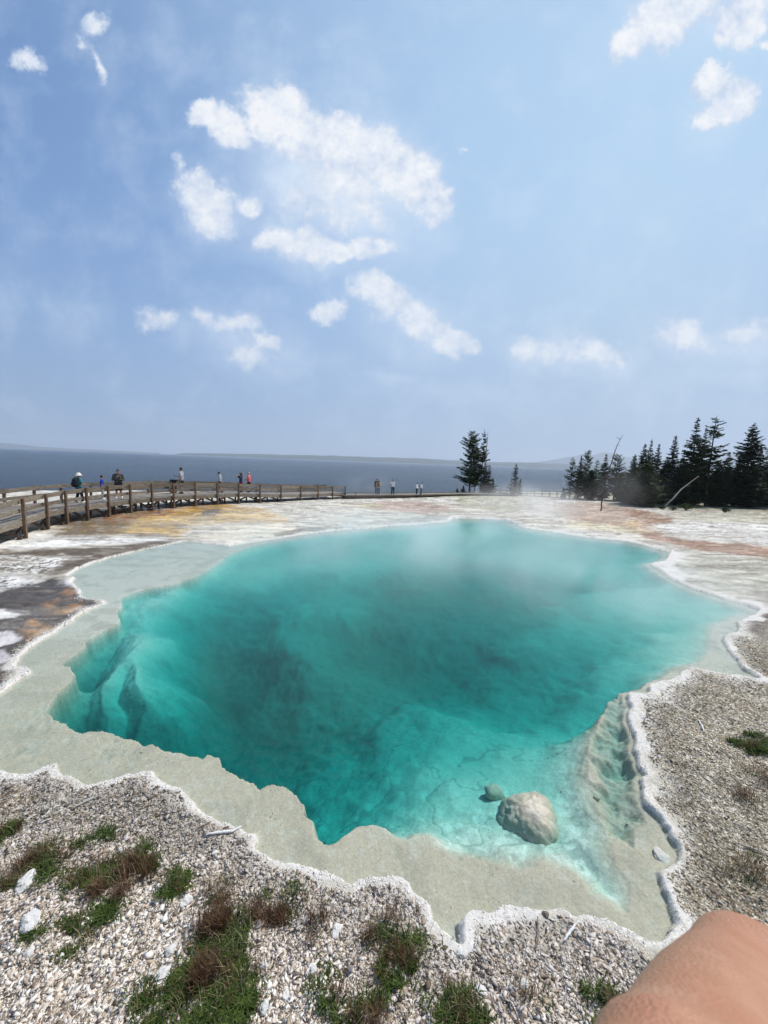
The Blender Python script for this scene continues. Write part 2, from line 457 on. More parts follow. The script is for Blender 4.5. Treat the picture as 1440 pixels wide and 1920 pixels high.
wnx = X+(fbm(X*1.5, Y*1.5, 115, 5, .6)-.5)*.5; wny = Y+(fbm(X*1.5, Y*1.5, 116, 5, .6)-.5)*.5
vis = (Y > 0) & (Y < 70) & (np.abs(X) < 70)
def region(px, c, soft=.3, amt=1.0, fine=False, mod=None):
    m = np.zeros(len(X))
    gp = gpoly(px)
    ax, ay = (wnx, wny) if fine else (wrx, wry)
    m[vis] = amt*sstep(soft, -soft, poly_sd(ax[vis], ay[vis], gp))
    if mod is not None: m = m*mod
    lay(c, m)
WHITE = C(.68, .65, .60)
region([(-200,1120),(-200,900),(300,940),(860,930),(860,975),(520,1010),(300,1010),(0,1110)], C(.54, .50, .43), .6, .8)
region([(-300,900),(300,918),(860,926),(860,938),(300,948),(-300,985)], C(.58, .55, .48), .5, .9)
region([(480,945),(660,938),(840,958),(780,970),(640,985),(520,990),(560,968)], C(.60, .56, .485), .5, .95, False, .7+.3*sstep(.4, .6, n2))
region([(900,950),(1100,985),(1220,1005),(1240,1030),(1080,1003),(960,975),(850,970),(860,952)], C(.60, .545, .465), .4, .9, False, .6+.4*sstep(.35, .6, n2))
region([(-80,1060),(60,1095),(110,1083),(135,1090),(152,1110),(198,1130),(150,1155),(110,1182),(60,1207),(40,1226),(30,1255),(0,1290),(-120,1330)], C(.085, .068, .055), .12, .97, True)
region([(-200,1050),(13,1034),(120,1027),(230,1023),(310,1012),(330,1016),(240,1040),(180,1054),(140,1070),(110,1078),(60,1075)], C(.13, .105, .08), .25, .95, True)
region([(-100,1045),(0,1040),(90,1043),(118,1047),(110,1065),(60,1093),(0,1110),(-100,1130)], C(.72, .70, .66), .15, .9, True, sstep(.38, .5, n5))
region([(-100,1030),(0,1016),(60,1001),(160,1003),(240,1011),(310,1010),(260,1017),(160,1021),(60,1029)], C(.74, .72, .68), .2, 1, True, .55+.45*sstep(.35, .55, n5))
region([(-50,1140),(20,1142),(45,1152),(20,1160),(-50,1165)], C(.75, .72, .68), .06, .9, True)
region([(-50,1180),(10,1185),(28,1197),(8,1212),(-50,1225)], C(.75, .70, .68), .06, .9, True)
region([(-50,1225),(12,1222),(14,1240),(-50,1262)], C(.6, .55, .56), .06, .8, True)
region([(100,1128),(118,1104),(148,1099),(156,1128),(132,1150),(98,1157)], C(.40, .22, .10), .12, .85, True, sstep(.3, .6, n2))
region([(36,1182),(60,1163),(102,1174),(97,1192),(60,1208),(36,1204)], C(.46, .26, .11), .10, .9, True, sstep(.25, .5, n2))
region([(90,1003),(120,978),(190,962),(260,952),(340,950),(340,990),(310,1006),(240,1008),(160,1000)], C(.24, .165, .085), .3, .95)
region([(260,975),(300,958),(340,950),(420,946),(480,953),(545,975),(525,986),(460,992),(400,988),(340,1003),(300,1008),(250,1000)], C(.60, .40, .15), .4, 1, False, .6+.4*sstep(.62, .4, n2))
region([(300,950),(420,944),(440,950),(380,962),(320,970)], C(.42, .24, .06), .3, .85)
region([(180,968),(260,955),(330,956),(300,968),(230,980)], C(.30, .11, .045), .25, .8, False, sstep(.4, .6, n2))
region([(372,958),(400,957),(410,966),(385,970)], C(.20, .17, .14), .15, .9)
region([(350,985),(530,978),(560,992),(520,1008),(430,1018),(350,1010)], C(.74, .66, .52), .3, .9)
region([(525,1001),(560,992),(600,988),(650,986),(690,983),(640,992),(590,998),(545,1006)], C(.30, .28, .25), .12, .9)
region([(435,1010),(480,1006),(500,1003),(495,1008),(460,1013)], C(.4, .37, .33), .1, .6)
region([(690,941),(790,938),(845,950),(850,958),(820,966),(770,960),(700,955)], C(.46, .35, .29), .5, .9)
region([(640,944),(700,943),(730,950),(690,954)], C(.52, .46, .30), .3, .7)
region([(660,983),(740,972),(800,966),(845,968),(838,976),(790,979),(740,981)], C(.36, .32, .27), .2, .8)
region([(840,930),(920,928),(1000,935),(1010,948),(960,958),(900,957),(870,944)], C(.33, .32, .18), .5, .85, False, sstep(.35, .55, n2))
region([(640,925),(860,924),(1060,926),(1060,934),(860,932),(640,934)], C(.40, .38, .25), .4, .8)
region([(1030,945),(1100,942),(1180,950),(1265,970),(1250,985),(1215,1003),(1150,992),(1090,980),(1050,965)], C(.42, .30, .22), .5, .85)
region([(1060,975),(1150,985),(1190,998),(1120,996),(1060,990)], C(.66, .58, .40), .4, .7)
region([(1160,953),(1220,960),(1268,972),(1250,986),(1225,983),(1190,968)], C(.25, .13, .075), .25, .85, False, sstep(.3, .5, n2))
region([(1165,976),(1205,978),(1213,986),(1195,1000),(1180,992),(1188,984)], C(.56, .42, .22), .2, .7)
region([(1210,994),(1255,1008),(1340,1016),(1440,1027),(1600,1045),(1600,1070),(1440,1049),(1350,1036),(1270,1026),(1225,1012)], C(.37, .225, .155), .3, .9)
region([(1240,983),(1330,980),(1600,985),(1600,1030),(1440,1018),(1340,1011),(1262,1001)], C(.66, .63, .58), .4, .95, False, .7+.3*sstep(.35, .6, n2))
region([(1260,960),(1600,955),(1600,985),(1330,980),(1262,972)], C(.46, .43, .33), .4, .85)
region([(1268,1032),(1600,1065),(1600,1170),(1440,1142),(1330,1105),(1250,1062)], C(.40, .385, .31), .3, .85, False, sstep(.25, .55, n2))
region([(1398,1162),(1440,1150),(1600,1150),(1600,1215),(1440,1203),(1412,1196)], C(.15, .115, .095), .12, .95, True)
region([(1400,1215),(1600,1210),(1600,1290),(1440,1272),(1405,1250)], C(.36, .27, .17), .15, .7, True)
# fine streaks and grains over the mats and crust in the middle distance
mid = sstep(5, 9, Y)*sstep(60, 40, Y)
st1 = fbm(X*1.1+n1*3, Y*3.2+n1*2, 171, 5, .62); st2 = fbm(X*6, Y*9, 172, 3)
col = col*(1-.10*mid[:, None]+mid[:, None]*((st1-.5)[:, None]*1.5+(st2-.5)[:, None]*.5))
lay(C(.24, .18, .13), mid*sstep(.38, .28, st1)*.5)
lay(C(.36, .32, .26), mid*sstep(.55, .66, fbm(X*.5+n1, Y*1.3, 173, 5, .6))*.38)
lay(C(.68, .65, .60), mid*sstep(.62, .75, st1)*.35)
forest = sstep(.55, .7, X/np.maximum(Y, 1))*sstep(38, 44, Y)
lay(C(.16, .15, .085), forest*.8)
lay(C(.35, .33, .25), forest*sstep(.5, .62, n2)*.6)
lay(C(.30, .29, .20), sstep(44, 60, Y)*.8)
# gravel: dark grit behind the lip, pale chips elsewhere
g = near*sstep(.03, .25, SO-CW)*np.where(X < 0, sstep(4.8, 4.1, Y), 1)
dark = g*sstep(.75, .15, SO-CW)*sstep(.35, .55, n2)
lay(C(.30, .27, .21), g*.55)
lay(C(.13, .115, .095), dark*.75)
lay(C(.62, .55, .50), g*sstep(.4, .62, n1)*sstep(4.5, 1.5, Y)*.6)
lay(C(.27, .17, .09), g*sstep(.55, .7, fbm(X*1.1, Y*1.1, 120, 4))*.55)
lay(C(.22, .22, .10), g*sstep(.60, .72, fbm(X*1.4, Y*1.4, 121, 4))*.5)
pen = g*sstep(1.6, 2.6, X)*sstep(2.0, 3.0, Y)
lay(C(.43, .37, .27), pen*.5)
lay(C(.10, .09, .06), g*sstep(.55, .4, n4)*.55)
lay(C(.75, .70, .64), g*sstep(.58, .75, n4)*.6)
# white sinter lip
cr_w = CW*(.55+.9*fbm(X*5, Y*5, 131, 4))*(.30+1.1*sstep(.35, .65, fbm(X*1.9, Y*1.9, 132, 3)))
SOn = SO+(n5-.5)*.05+(n4-.5)*.03
cm = sstep(cr_w+.03+.15*CW, cr_w*.6, SOn)*sstep(-.03, .0, SO)
lay(WHITE*(.93+.1*n5[:, None]), cm)
# pale apron behind the lip
lay(C(.62, .58, .54), sstep(cr_w*2.2+.05, cr_w, SO)*(SO > 0)*.5*sstep(.35, .6, n2))
# bed of the pool
inside = sstep(.01, -.02, SO)
bed = np.empty_like(col); bed[:] = C(.54, .475, .375)
def blay(c, m):
    global bed
    m = np.clip(m, 0, 1)[:, None]; bed = bed*(1-m)+c*m
blay(C(.70, .62, .55), sstep(4.5, 8, Y)*.9)
blay(C(.33, .32, .27), sstep(.52, .70, n2)*.4)
blay(C(.62, .60, .54), sstep(.55, .7, n5)*.35)
deepm = sstep(.0, -.25, SD)
for q in ROCK_W:
    blay(C(.40, .40, .34), sstep(.05, -.15, poly_sd(wnx, wny, q))*(.35+.5*sstep(.4, .6, n5)))
blay(C(.47, .42, .34), sstep(.50, .64, fbm(X*1.2+Y*.6, Y*2.6, 145, 5, .6))*.45)
blay(C(.66, .70, .62), deepm*.85)
POCK_W = wpoly([(60,1330),(100,1240),(150,1200),(220,1180),(300,1290),(420,1330),(470,1400),(500,1480),(300,1430)], -.9)
pk = sstep(.5, -.5, poly_sd(wnx, wny, POCK_W))*deepm
POCK_SHADE_W = wpoly([(80,1328),(98,1290),(140,1264),(102,1243),(155,1200),(190,1176),(225,1180),(190,1235),(172,1295),(205,1325),(250,1305),(340,1325),(470,1455),(300,1415),(118,1365)], -.3)
blay(C(.12, .17, .155), sstep(.5, -.4, poly_sd(wnx, wny, POCK_SHADE_W))*deepm*.85*sstep(-.10, -.30, Z))  # shade of the undercut left wall and hollow, put into the bed colour
blay(C(.30, .36, .34), deepm*sstep(.5, .72, fbm(X*1.9, Y*1.9, 141, 6, .65))*(.2+.6*sstep(4.6, 2.6, Y)*sstep(-1.5, .4, X)))
blay(C(.85, .87, .80), deepm*sstep(.50, .66, fbm(X*8, Y*8, 142, 5, .7))*.75*sstep(5, 3, Y))
crk = np.abs(fbm(X*2.3, Y*2.3, 76, 3)-.5)*2
blay(C(.20, .24, .22), deepm*(1-sstep(0, .07, crk))*.5*sstep(7, 4, Y))
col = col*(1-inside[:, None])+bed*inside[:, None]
col = col*(.94+.12*n4[:, None]*near[:, None]+.06*(1-near[:, None]))
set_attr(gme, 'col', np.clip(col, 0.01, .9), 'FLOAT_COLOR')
set_attr(gme, 'grit', g*(1-inside)*(1-cm*.8))
wet = np.zeros(len(X))
for poly in ([(90,1003),(150,972),(260,952),(440,946),(545,975),(460,992),(300,1008)], [(-80,1060),(110,1083),(200,1130),(40,1226),(-120,1330)]):
    wet[vis] = np.maximum(wet[vis], sstep(.3, -.3, poly_sd(wnx[vis], wny[vis], gpoly(poly))))
set_attr(gme, 'wet', wet*sstep(.35, .6, n1))

def ground_mat():
    m, nt, out = new_mat('mineral_ground')
    b = N(nt, 'ShaderNodeBsdfPrincipled'); b.inputs['Specular IOR Level'].default_value = .15
    at = N(nt, 'ShaderNodeAttribute', attribute_name='col'); gr = N(nt, 'ShaderNodeAttribute', attribute_name='grit'); we = N(nt, 'ShaderNodeAttribute', attribute_name='wet')
    geo = N(nt, 'ShaderNodeNewGeometry')
    n1 = N(nt, 'ShaderNodeTexNoise'); n1.inputs['Scale'].default_value = 55; n1.inputs['Detail'].default_value = 4; n1.inputs['Roughness'].default_value = .65
    v = N(nt, 'ShaderNodeTexVoronoi'); v.inputs['Scale'].default_value = 60; v.inputs['Randomness'].default_value = 1
    for q in (n1, v): nt.links.new(geo.outputs['Position'], q.inputs['Vector'])
    r1 = N(nt, 'ShaderNodeMapRange'); r1.inputs['From Min'].default_value = .3; r1.inputs['From Max'].default_value = .7; r1.inputs['To Min'].default_value = .82; r1.inputs['To Max'].default_value = 1.15
    nt.links.new(n1.outputs['Fac'], r1.inputs[0])
    s1 = N(nt, 'ShaderNodeVectorMath', operation='SCALE'); nt.links.new(at.outputs['Color'], s1.inputs[0]); nt.links.new(r1.outputs[0], s1.inputs['Scale'])
    # each stone has its own tone
    sp = N(nt, 'ShaderNodeSeparateColor'); nt.links.new(v.outputs['Color'], sp.inputs[0])
    r2 = N(nt, 'ShaderNodeMapRange'); r2.inputs['To Min'].default_value = .28; r2.inputs['To Max'].default_value = 1.65
    nt.links.new(sp.outputs[0], r2.inputs[0])
    s2 = N(nt, 'ShaderNodeVectorMath', operation='SCALE'); nt.links.new(s1.outputs[0], s2.inputs[0]); nt.links.new(r2.outputs[0], s2.inputs['Scale'])
    mx = N(nt, 'ShaderNodeMix', data_type='RGBA'); nt.links.new(gr.outputs['Fac'], mx.inputs[0])
    nt.links.new(s1.outputs[0], mx.inputs[6]); nt.links.new(s2.outputs[0], mx.inputs[7])
    nt.links.new(mx.outputs[2], b.inputs['Base Color'])
    rr = N(nt, 'ShaderNodeMapRange'); rr.inputs['To Min'].default_value = .85; rr.inputs['To Max'].default_value = .22
    nt.links.new(we.outputs['Fac'], rr.inputs[0]); nt.links.new(rr.outputs[0], b.inputs['Roughness'])
    n3 = N(nt, 'ShaderNodeTexNoise'); n3.inputs['Scale'].default_value = 14; n3.inputs['Detail'].default_value = 8; n3.inputs['Roughness'].default_value = .62
    nt.links.new(geo.outputs['Position'], n3.inputs['Vector'])
    bp = N(nt, 'ShaderNodeBump'); bp.inputs['Strength'].default_value = .55; bp.inputs['Distance'].default_value = .03
    nt.links.new(n3.outputs['Fac'], bp.inputs['Height'])
    bp2 = N(nt, 'ShaderNodeBump'); bp2.inputs['Distance'].default_value = .012
    nt.links.new(gr.outputs['Fac'], bp2.inputs['Strength']); nt.links.new(v.outputs['Distance'], bp2.inputs['Height']); nt.links.new(bp.outputs[0], bp2.inputs['Normal'])
    nt.links.new(bp2.outputs[0], b.inputs['Normal'])
    nt.links.new(b.outputs[0], out.inputs['Surface'])
    return m
M_GROUND = ground_mat()
ground = link_mesh('ground', gme, M_GROUND, None, True)
tag(ground, 'white and brown mineral crust ground around the hot spring and its bed', None, None, 'structure')
print('colours', time.time()-T0)

def ground_height(x, y):
    z = terrain(np.array([float(x)]), np.array([float(y)]))[0][0]
    return float(z)
def ground_heights(xs, ys):
    return terrain(np.asarray(xs, float), np.asarray(ys, float))[0]

# ------------------------------------------------------------------ pool water: clear, absorbs red
def pool_water():
    pts = OUT_W
    n = len(pts); arr = np.array(pts)
    # push the outline outwards under the sinter lip
    nxt = np.roll(arr, -1, 0); prv = np.roll(arr, 1, 0); tg = nxt-prv
    area = .5*np.sum(arr[:, 0]*nxt[:, 1]-nxt[:, 0]*arr[:, 1])
    nor = np.stack([tg[:, 1], -tg[:, 0]], 1)/np.linalg.norm(tg, axis=1)[:, None]*(1 if area > 0 else -1)
    arr = arr+nor*.09
    bm = bmesh.new()
    # surface built from the bounding grid of cells whose centre lies near the pool
    x0, y0 = arr.min(0)-.2; x1, y1 = arr.max(0)+.2
    s = .25
    gx = np.arange(x0, x1+s, s); gy = np.arange(y0, y1+s, s)
    CX, CY = np.meshgrid(gx+s/2, gy+s/2)
    sd = poly_sd(CX.ravel(), CY.ravel(), OUT_W).reshape(CX.shape)
    keep = sd < .26
    vid = {}
    top = {}; bot = {}
    def V(i, j, z, dct):
        k = (i, j)
        if k not in dct: dct[k] = bm.verts.new((gx[i] if i < len(gx) else gx[-1]+s, gy[j] if j < len(gy) else gy[-1]+s, z))
        return dct[k]
    ny, nx = keep.shape
    for j in range(ny-1):
        for i in range(nx-1):
            if not keep[j, i]: continue
            q = [(i, j), (i+1, j), (i+1, j+1), (i, j+1)]
            bm.faces.new([V(a, b, WATER_Z, top) for a, b in q])
            bm.faces.new([V(a, b, -6.5, bot) for a, b in q[::-1]])
            for (a, b), (di, dj) in (((0, 1), (0, -1)), ((1, 2), (1, 0)), ((2, 3), (0, 1)), ((3, 0), (-1, 0))):
                jj = j+dj; ii = i+di
                if jj < 0 or ii < 0 or jj >= ny-1 or ii >= nx-1 or not keep[jj, ii]:
                    p, r = q[a], q[b]
                    bm.faces.new([V(*r, WATER_Z, top), V(*p, WATER_Z, top), V(*p, -6.5, bot), V(*r, -6.5, bot)])
    me = bpy.data.meshes.new('pool_water'); bm.to_mesh(me); bm.free()
    m, nt, out = new_mat('clear_blue_green_water')
    tr = N(nt, 'ShaderNodeBsdfTransparent'); gl = N(nt, 'ShaderNodeBsdfGlossy'); gl.inputs['Roughness'].default_value = .06
    geo = N(nt, 'ShaderNodeNewGeometry')
    nz = N(nt, 'ShaderNodeTexNoise'); nz.inputs['Scale'].default_value = 7; nz.inputs['Detail'].default_value = 4
    nt.links.new(geo.outputs['Position'], nz.inputs['Vector'])
    bp = N(nt, 'ShaderNodeBump'); bp.inputs['Strength'].default_value = .32; bp.inputs['Distance'].default_value = .03
    nt.links.new(nz.outputs['Fac'], bp.inputs['Height'])
    fr = N(nt, 'ShaderNodeFresnel'); fr.inputs['IOR'].default_value = 1.33
    nt.links.new(bp.outputs[0], gl.inputs['Normal']); nt.links.new(bp.outputs[0], fr.inputs['Normal'])
    mx = N(nt, 'ShaderNodeMixShader'); nt.links.new(fr.outputs[0], mx.inputs[0]); nt.links.new(tr.outputs[0], mx.inputs[1]); nt.links.new(gl.outputs[0], mx.inputs[2])
    nt.links.new(mx.outputs[0], out.inputs['Surface'])
    va = N(nt, 'ShaderNodeVolumeAbsorption'); va.inputs['Color'].default_value = (.0, .78, .785, 1); va.inputs['Density'].default_value = 1.75
    nt.links.new(va.outputs[0], out.inputs['Volume'])
    o = link_mesh('pool_water', me, m)
    tag(o, 'clear turquoise water of the hot spring pool', None, None, 'structure')
    return o
pool = pool_water()

# ------------------------------------------------------------------ lake
LZ = -1.6
def lake():
    mb = MB()
    rad = [26, 60, 120, 300, 800, 2500, 6000, 13000]
    n = 96; vs = []; fs = []
    for r in rad:
        for k in range(n):
            a = 2*math.pi*k/n; vs.append((r*math.sin(a), r*math.cos(a), LZ))
    # the inner edge lies under the land
    for i in range(len(rad)-1):
        for k in range(n):
            fs.append((i*n+k, (i+1)*n+k, (i+1)*n+(k+1) % n, i*n+(k+1) % n))
    mb.add(vs, fs)
    m, nt, out = new_mat('lake_water')
    b = N(nt, 'ShaderNodeBsdfPrincipled'); b.inputs['Base Color'].default_value = (.008, .028, .052, 1)
    b.inputs['Roughness'].default_value = .15; b.inputs['IOR'].default_value = 1.33; b.inputs['Specular IOR Level'].default_value = .1
    geo = N(nt, 'ShaderNodeNewGeometry'); mp = N(nt, 'ShaderNodeMapping'); mp.inputs['Scale'].default_value = (.35, 1.5, 1); mp.inputs['Rotation'].default_value = (0, 0, .25)
    nt.links.new(geo.outputs['Position'], mp.inputs[0])
    n1 = N(nt, 'ShaderNodeTexNoise'); n1.inputs['Scale'].default_value = 1.1; n1.inputs['Detail'].default_value = 7; n1.inputs['Roughness'].default_value = .62
    n2 = N(nt, 'ShaderNodeTexNoise'); n2.inputs['Scale'].default_value = .035; n2.inputs['Detail'].default_value = 5
    nt.links.new(mp.outputs[0], n1.inputs['Vector']); nt.links.new(mp.outputs[0], n2.inputs['Vector'])
    r = N(nt, 'ShaderNodeMapRange'); r.inputs['From Min'].default_value = .35; r.inputs['From Max'].default_value = .65; r.inputs['To Min'].default_value = .5; r.inputs['To Max'].default_value = 1.0
    nt.links.new(n2.outputs['Fac'], r.inputs[0])
    bp = N(nt, 'ShaderNodeBump'); bp.inputs['Distance'].default_value = 1.0
    nt.links.new(r.outputs[0], bp.inputs['Strength']); nt.links.new(n1.outputs['Fac'], bp.inputs['Height'])
    nt.links.new(bp.outputs[0], b.inputs['Normal']); nt.links.new(b.outputs[0], out.inputs['Surface'])
    o = mb.build('lake_water', m); tag(o, 'wide blue lake stretching to the far shore', None, None, 'structure')
lake()

# ------------------------------------------------------------------ far shores
def ridge(name, pts, dist, depth, label, seed, mat):
    """pts: (px, py of the crest); a real ridge with front and back slopes"""
    xs = np.linspace(pts[0][0], pts[-1][0], 160)
    ysx = np.interp(xs, [p[0] for p in pts], [p[1] for p in pts])
    rows = [(-.5, 0), (-.35, .45), (-.15, .85), (0, 1), (.3, .7), (.6, 0)]
    vs = []
    nz = fbm(xs*.045+seed, xs*0+seed, seed, 5, .55)-.5
    for fr, hf in rows:
        for k, (px, py) in enumerate(zip(xs, ysx)):
            d = D(px, py); d = d/d.y
            hgt = max(H+d.z*dist-LZ, 1.0)
            yy = dist+fr*depth
            hgt = hgt*(1+nz[k]*.35)
            vs.append((d.x*yy, yy, LZ-1.5+max(hgt*hf+(hf > 0)*1.5, 0)))
    n = len(xs); fs = []
    for i in range(len(rows)-1):
        for k in range(n-1):
            fs.append((i*n+k, i*n+k+1, (i+1)*n+k+1, (i+1)*n+k))
    mb = MB(); mb.add(vs, fs)
    o = mb.build(name, mat, None, True); tag(o, label, None, None, 'structure')
M_HILL = noise_mat('far_forest', (.02, .035, .02), (.05, .07, .04), scale=.004, rough=.95, bump=0)
ridge('far_shore', [(330,851),(350,849),(420,850),(520,852.5),(640,855),(800,860.5),(900,865),(1000,868),(1100,872),(1250,876),(1500,886),(1800,896)], 7000, 2200, 'low dark wooded shore across the lake', 3, M_HILL)
ridge('hill', [(-700,790),(-300,806),(-100,823),(0,829),(40,834),(85,838.5),(200,844),(300,849)], 9500, 2400, 'low hazy hill on the far left horizon', 5, M_HILL)
ridge('hill', [(960,874),(1010,866),(1060,858),(1100,852),(1140,851),(1180,856),(1260,864),(1400,850),(1600,850),(1900,880)], 11000, 1800, 'pale hazy hill beyond the trees', 8, M_HILL)

# ------------------------------------------------------------------ air
def haze():
    mb = MB()
    s = 13500; z0 = -9; z1 = 420
    vs = [(x, y, z) for z in (z0, z1) for x, y in ((-s, -s), (s, -s), (s, s), (-s, s))]
    mb.add(vs, [(3, 2, 1, 0), (4, 5, 6, 7), (0, 1, 5, 4), (1, 2, 6, 5), (2, 3, 7, 6), (3, 0, 4, 7)])
    m, nt, out = new_mat('thin_air')
    v = N(nt, 'ShaderNodeVolumePrincipled'); v.inputs['Color'].default_value = (.82, .89, 1, 1); v.inputs['Density'].default_value = HAZE_D
    v.inputs['Anisotropy'].default_value = .2
    nt.links.new(v.outputs[0], out.inputs['Volume'])
    o = mb.build('haze', m); tag(o, 'thin summer haze over the lake', None, None, 'stuff')
HAZE_D = 1.25e-4
haze()

def steam(name, c, size, dens, scale, seed, label, rot=0.0, ani=.3):
    """soft drifting steam: a closed lump of air with uneven density that dies out towards its rim"""
    mb = MB(); mb.ball((0, 0, 0), 1.0, 20, 12)
    m, nt, out = new_mat('steam_vapour')
    tc = N(nt, 'ShaderNodeTexCoord')
    ln = N(nt, 'ShaderNodeVectorMath', operation='LENGTH'); nt.links.new(tc.outputs['Object'], ln.inputs[0])
    fall = N(nt, 'ShaderNodeMapRange', interpolation_type='SMOOTHSTEP'); fall.inputs['From Min'].default_value = 1.0; fall.inputs['From Max'].default_value = .15
    nt.links.new(ln.outputs['Value'], fall.inputs[0])
    mp = N(nt, 'ShaderNodeMapping'); mp.inputs['Scale'].default_value = (size[0]*scale, size[1]*scale, size[2]*scale*.8); mp.inputs['Location'].default_value = (seed*3.1, seed*1.7, seed)
    nt.links.new(tc.outputs['Object'], mp.inputs[0])
    nz = N(nt, 'ShaderNodeTexNoise'); nz.inputs['Scale'].default_value = 1.0; nz.inputs['Detail'].default_value = 3; nz.inputs['Distortion'].default_value = .6
    nt.links.new(mp.outputs[0], nz.inputs['Vector'])
    mr = N(nt, 'ShaderNodeMapRange', interpolation_type='SMOOTHSTEP'); mr.inputs['From Min'].default_value = .32; mr.inputs['From Max'].default_value = .72; mr.inputs['To Max'].default_value = dens
    nt.links.new(nz.outputs['Fac'], mr.inputs[0])
    mu = N(nt, 'ShaderNodeMath', operation='MULTIPLY'); nt.links.new(fall.outputs[0], mu.inputs[0]); nt.links.new(mr.outputs[0], mu.inputs[1])
    vs = N(nt, 'ShaderNodeVolumeScatter'); vs.inputs['Anisotropy'].default_value = ani; vs.inputs['Color'].default_value = (1, 1, 1, 1)
    nt.links.new(mu.outputs[0], vs.inputs['Density']); nt.links.new(vs.outputs[0], out.inputs['Volume'])
    o = mb.build(name, m); o.location = c; o.scale = size; o.rotation_euler = (0, 0, rot)
    m.cycles.volume_step_rate = 1.0
    tag(o, label, None, None, 'stuff')
    return o
if STEAM:
    steam('steam', (.8, 14.0, .7), (11.5, 7.5, .85), .28, .45, 1, 'faint steam drifting low over the middle of the pool')
    steam('steam', (6.0, 9.8, .5), (5.5, 4.5, .6), .30, .6, 7, 'thin veil of steam low over the right half of the pool')
    p = G(1000, 975); steam('steam', (p.x, p.y+1, .9), (5.5, 5.0, 1.9), .24, .55, 2, 'white steam rising at the far edge of the pool')
    p = G(1140, 955); steam('steam', (p.x+.5, p.y, 1.2), (7.0, 3.0, 3.4), .035, .35, 3, 'thin steam in front of the conifers')
    p = G(700, 945); steam('steam', (p.x, p.y, 1.2), (4.4, 2.5, 1.8), .06, .5, 4, 'faint steam beside the low boardwalk')

# ------------------------------------------------------------------ boardwalks
M_WOOD = noise_mat('weathered_timber', (.10, .08, .06), (.26, .225, .18), scale=5, rough=.85, bump=.5, stretch=(1, 1, 6), bscale=30, rnd=.25, c3=(.18, .15, .115))
M_WOODP = noise_mat('brown_timber_post', (.085, .05, .032), (.21, .14, .09), scale=6, rough=.85, bump=.5, stretch=(3, 3, .6), bscale=25, rnd=.25)
M_DECK = noise_mat('grey_deck_boards', (.15, .13, .11), (.32, .285, .24), scale=3, rough=.85, bump=.4, bscale=25)
M_UNDER = noise_mat('dark_timber', (.05, .035, .025), (.13, .09, .06), scale=6, rough=.9, bump=.4)

